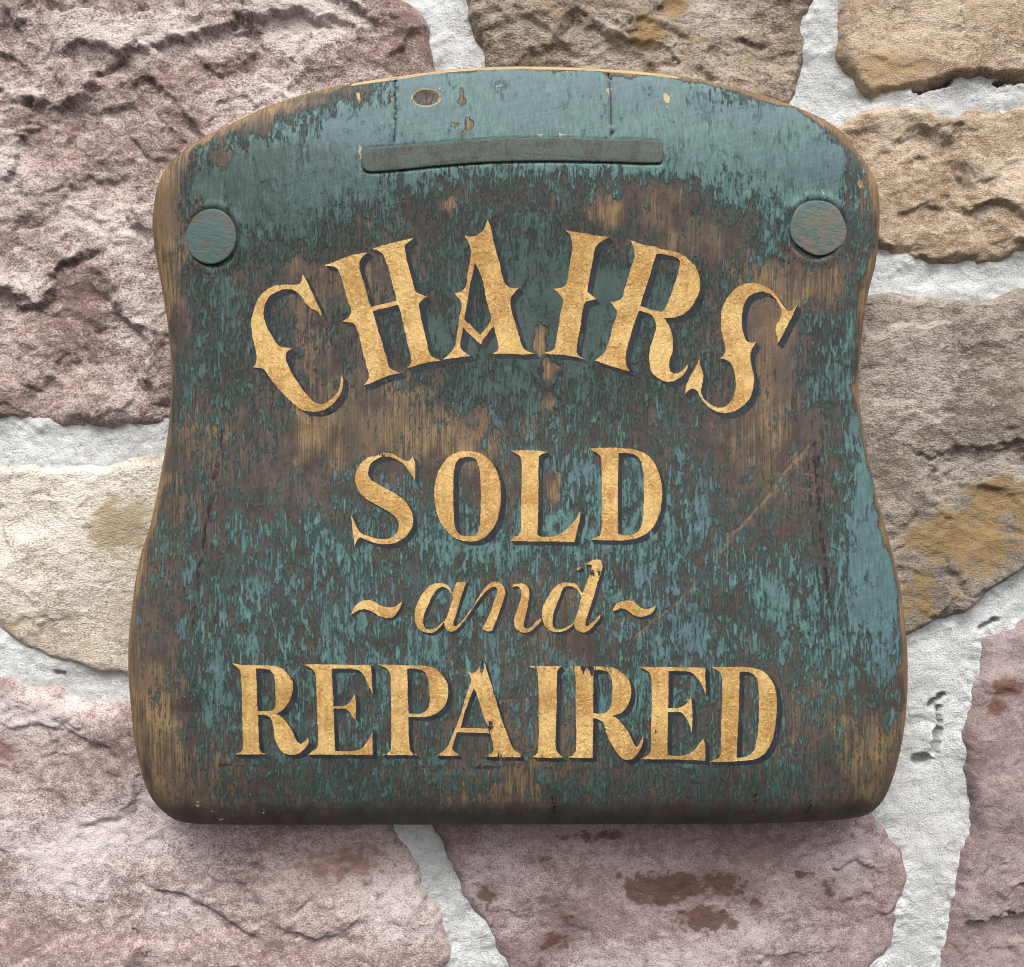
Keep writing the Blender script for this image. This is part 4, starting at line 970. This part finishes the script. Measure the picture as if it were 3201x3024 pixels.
for (name, label, zk, off, outers, holes) in LET:
    ox, oy, sc = Z[zk]
    conv = lambda L: np.array([(ox + x / sc, oy + y / sc) for x, y in L])
    polys = [ragged(smooth_closed(conv(L), 5.0), 2.0) for L in outers + holes]
    # gold: top face plus a thin edge down to the board
    V2, F = cdt(polys)
    c = V2[F].mean(1)
    F = F[inside_evenodd(polys, c[:, 0], c[:, 1])]
    nv = len(V2)
    top = surf(V2, 0.34); bot = surf(V2, -0.15)
    # boundary edges
    e = np.concatenate([F[:, [0, 1]], F[:, [1, 2]], F[:, [2, 0]]])
    es = {}
    for a, b in e: es[(int(a), int(b))] = 1
    side = []
    for (a, b) in es:
        if (b, a) not in es:
            side += [(a, a + nv, b), (b, a + nv, b + nv)]
    v0, v1, v2 = V2[F[0]]
    tri = np.concatenate([F, np.array(side)])
    AV2 = np.concatenate([top, bot])
    w2 = wear_at(np.concatenate([V2, V2]))
    AV2, tri, at = compact(AV2, tri, dict(wear=w2))
    o = make_mesh(name, AV2, tri, GOLD, sign, False, at)
    bm_fix(o.data)
    o['label'] = label
    # painted shade: the letter swept right and down
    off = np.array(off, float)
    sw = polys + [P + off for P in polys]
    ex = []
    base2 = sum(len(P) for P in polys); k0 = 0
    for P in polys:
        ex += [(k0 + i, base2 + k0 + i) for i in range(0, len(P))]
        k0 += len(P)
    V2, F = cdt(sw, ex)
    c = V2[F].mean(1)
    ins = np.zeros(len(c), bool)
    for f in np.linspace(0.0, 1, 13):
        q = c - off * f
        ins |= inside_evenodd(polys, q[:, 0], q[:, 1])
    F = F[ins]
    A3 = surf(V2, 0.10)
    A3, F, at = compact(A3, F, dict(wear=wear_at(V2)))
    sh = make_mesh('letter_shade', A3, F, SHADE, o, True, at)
    bm_fix(sh.data)

# make sure flat lettering faces look outward
for o in list(COL.objects):
    if o.type == 'MESH' and (o.name.startswith('letter') or o.name.startswith('tilde')):
        me = o.data
        s = sum(p.normal.y * p.area for p in me.polygons)
        if s > 0: me.flip_normals()

# ------------------------------------------------------------------ beads of water on the lower left of the board
t = NT('clear_water')
t.bsdf.inputs['Transmission Weight'].default_value = 1.0
t.bsdf.inputs['IOR'].default_value = 1.33
t.fin((1, 1, 1, 1), 0.03)
WATER = t.m
DROPS = [(618,2510,10,'largest water bead near the lower left corner of the board'), (664,2532,7,'flat dark water bead right of the largest one'),
         (690,2556,9,'water bead at the lower left rim of the board'), (783,2488,7,'water bead below the first R'), (822,2534,8,'rightmost water bead on the lower left rim'),
         (985,1153,6,'water bead inside the curve of the C'), (1016,1164,4,'tiny water bead right of the bead inside the C'), (645,1122,5,'water bead left of the C')]
def bead_mesh(r):
    bm = bmesh.new()
    bmesh.ops.create_icosphere(bm, subdivisions=3, radius=r)
    for v in bm.verts:
        v.co.y *= 0.62
        v.co.z *= 1.15 if v.co.z < 0 else 1.0
    me = bpy.data.meshes.new('water_bead'); bm.to_mesh(me); bm.free()
    for p in me.polygons: p.use_smooth = True
    me.materials.append(WATER)
    return me
for (x, y, r, lb) in DROPS:
    q = np.array([[x, y]], float)
    u, v = q[:, 0], q[:, 1]
    for _ in range(4):
        s_ = np.clip(poly_sdf(OUTB[::3], u, v), 0, None)
        d = base_depth(u, v) + rim_drop(s_, v)
        u = CX + (x - CX) * (D + d) / D; v = CY + (y - CY) * (D + d) / D
    o = bpy.data.objects.new('water_bead', bead_mesh(r * K)); COL.objects.link(o)
    o.location = ((u[0] - CX) * K, Y0 + d[0] - r * K * 0.2, (CY - v[0]) * K)
    o['label'] = lb; o['category'] = 'water drop'; o['group'] = 'water beads on the board'
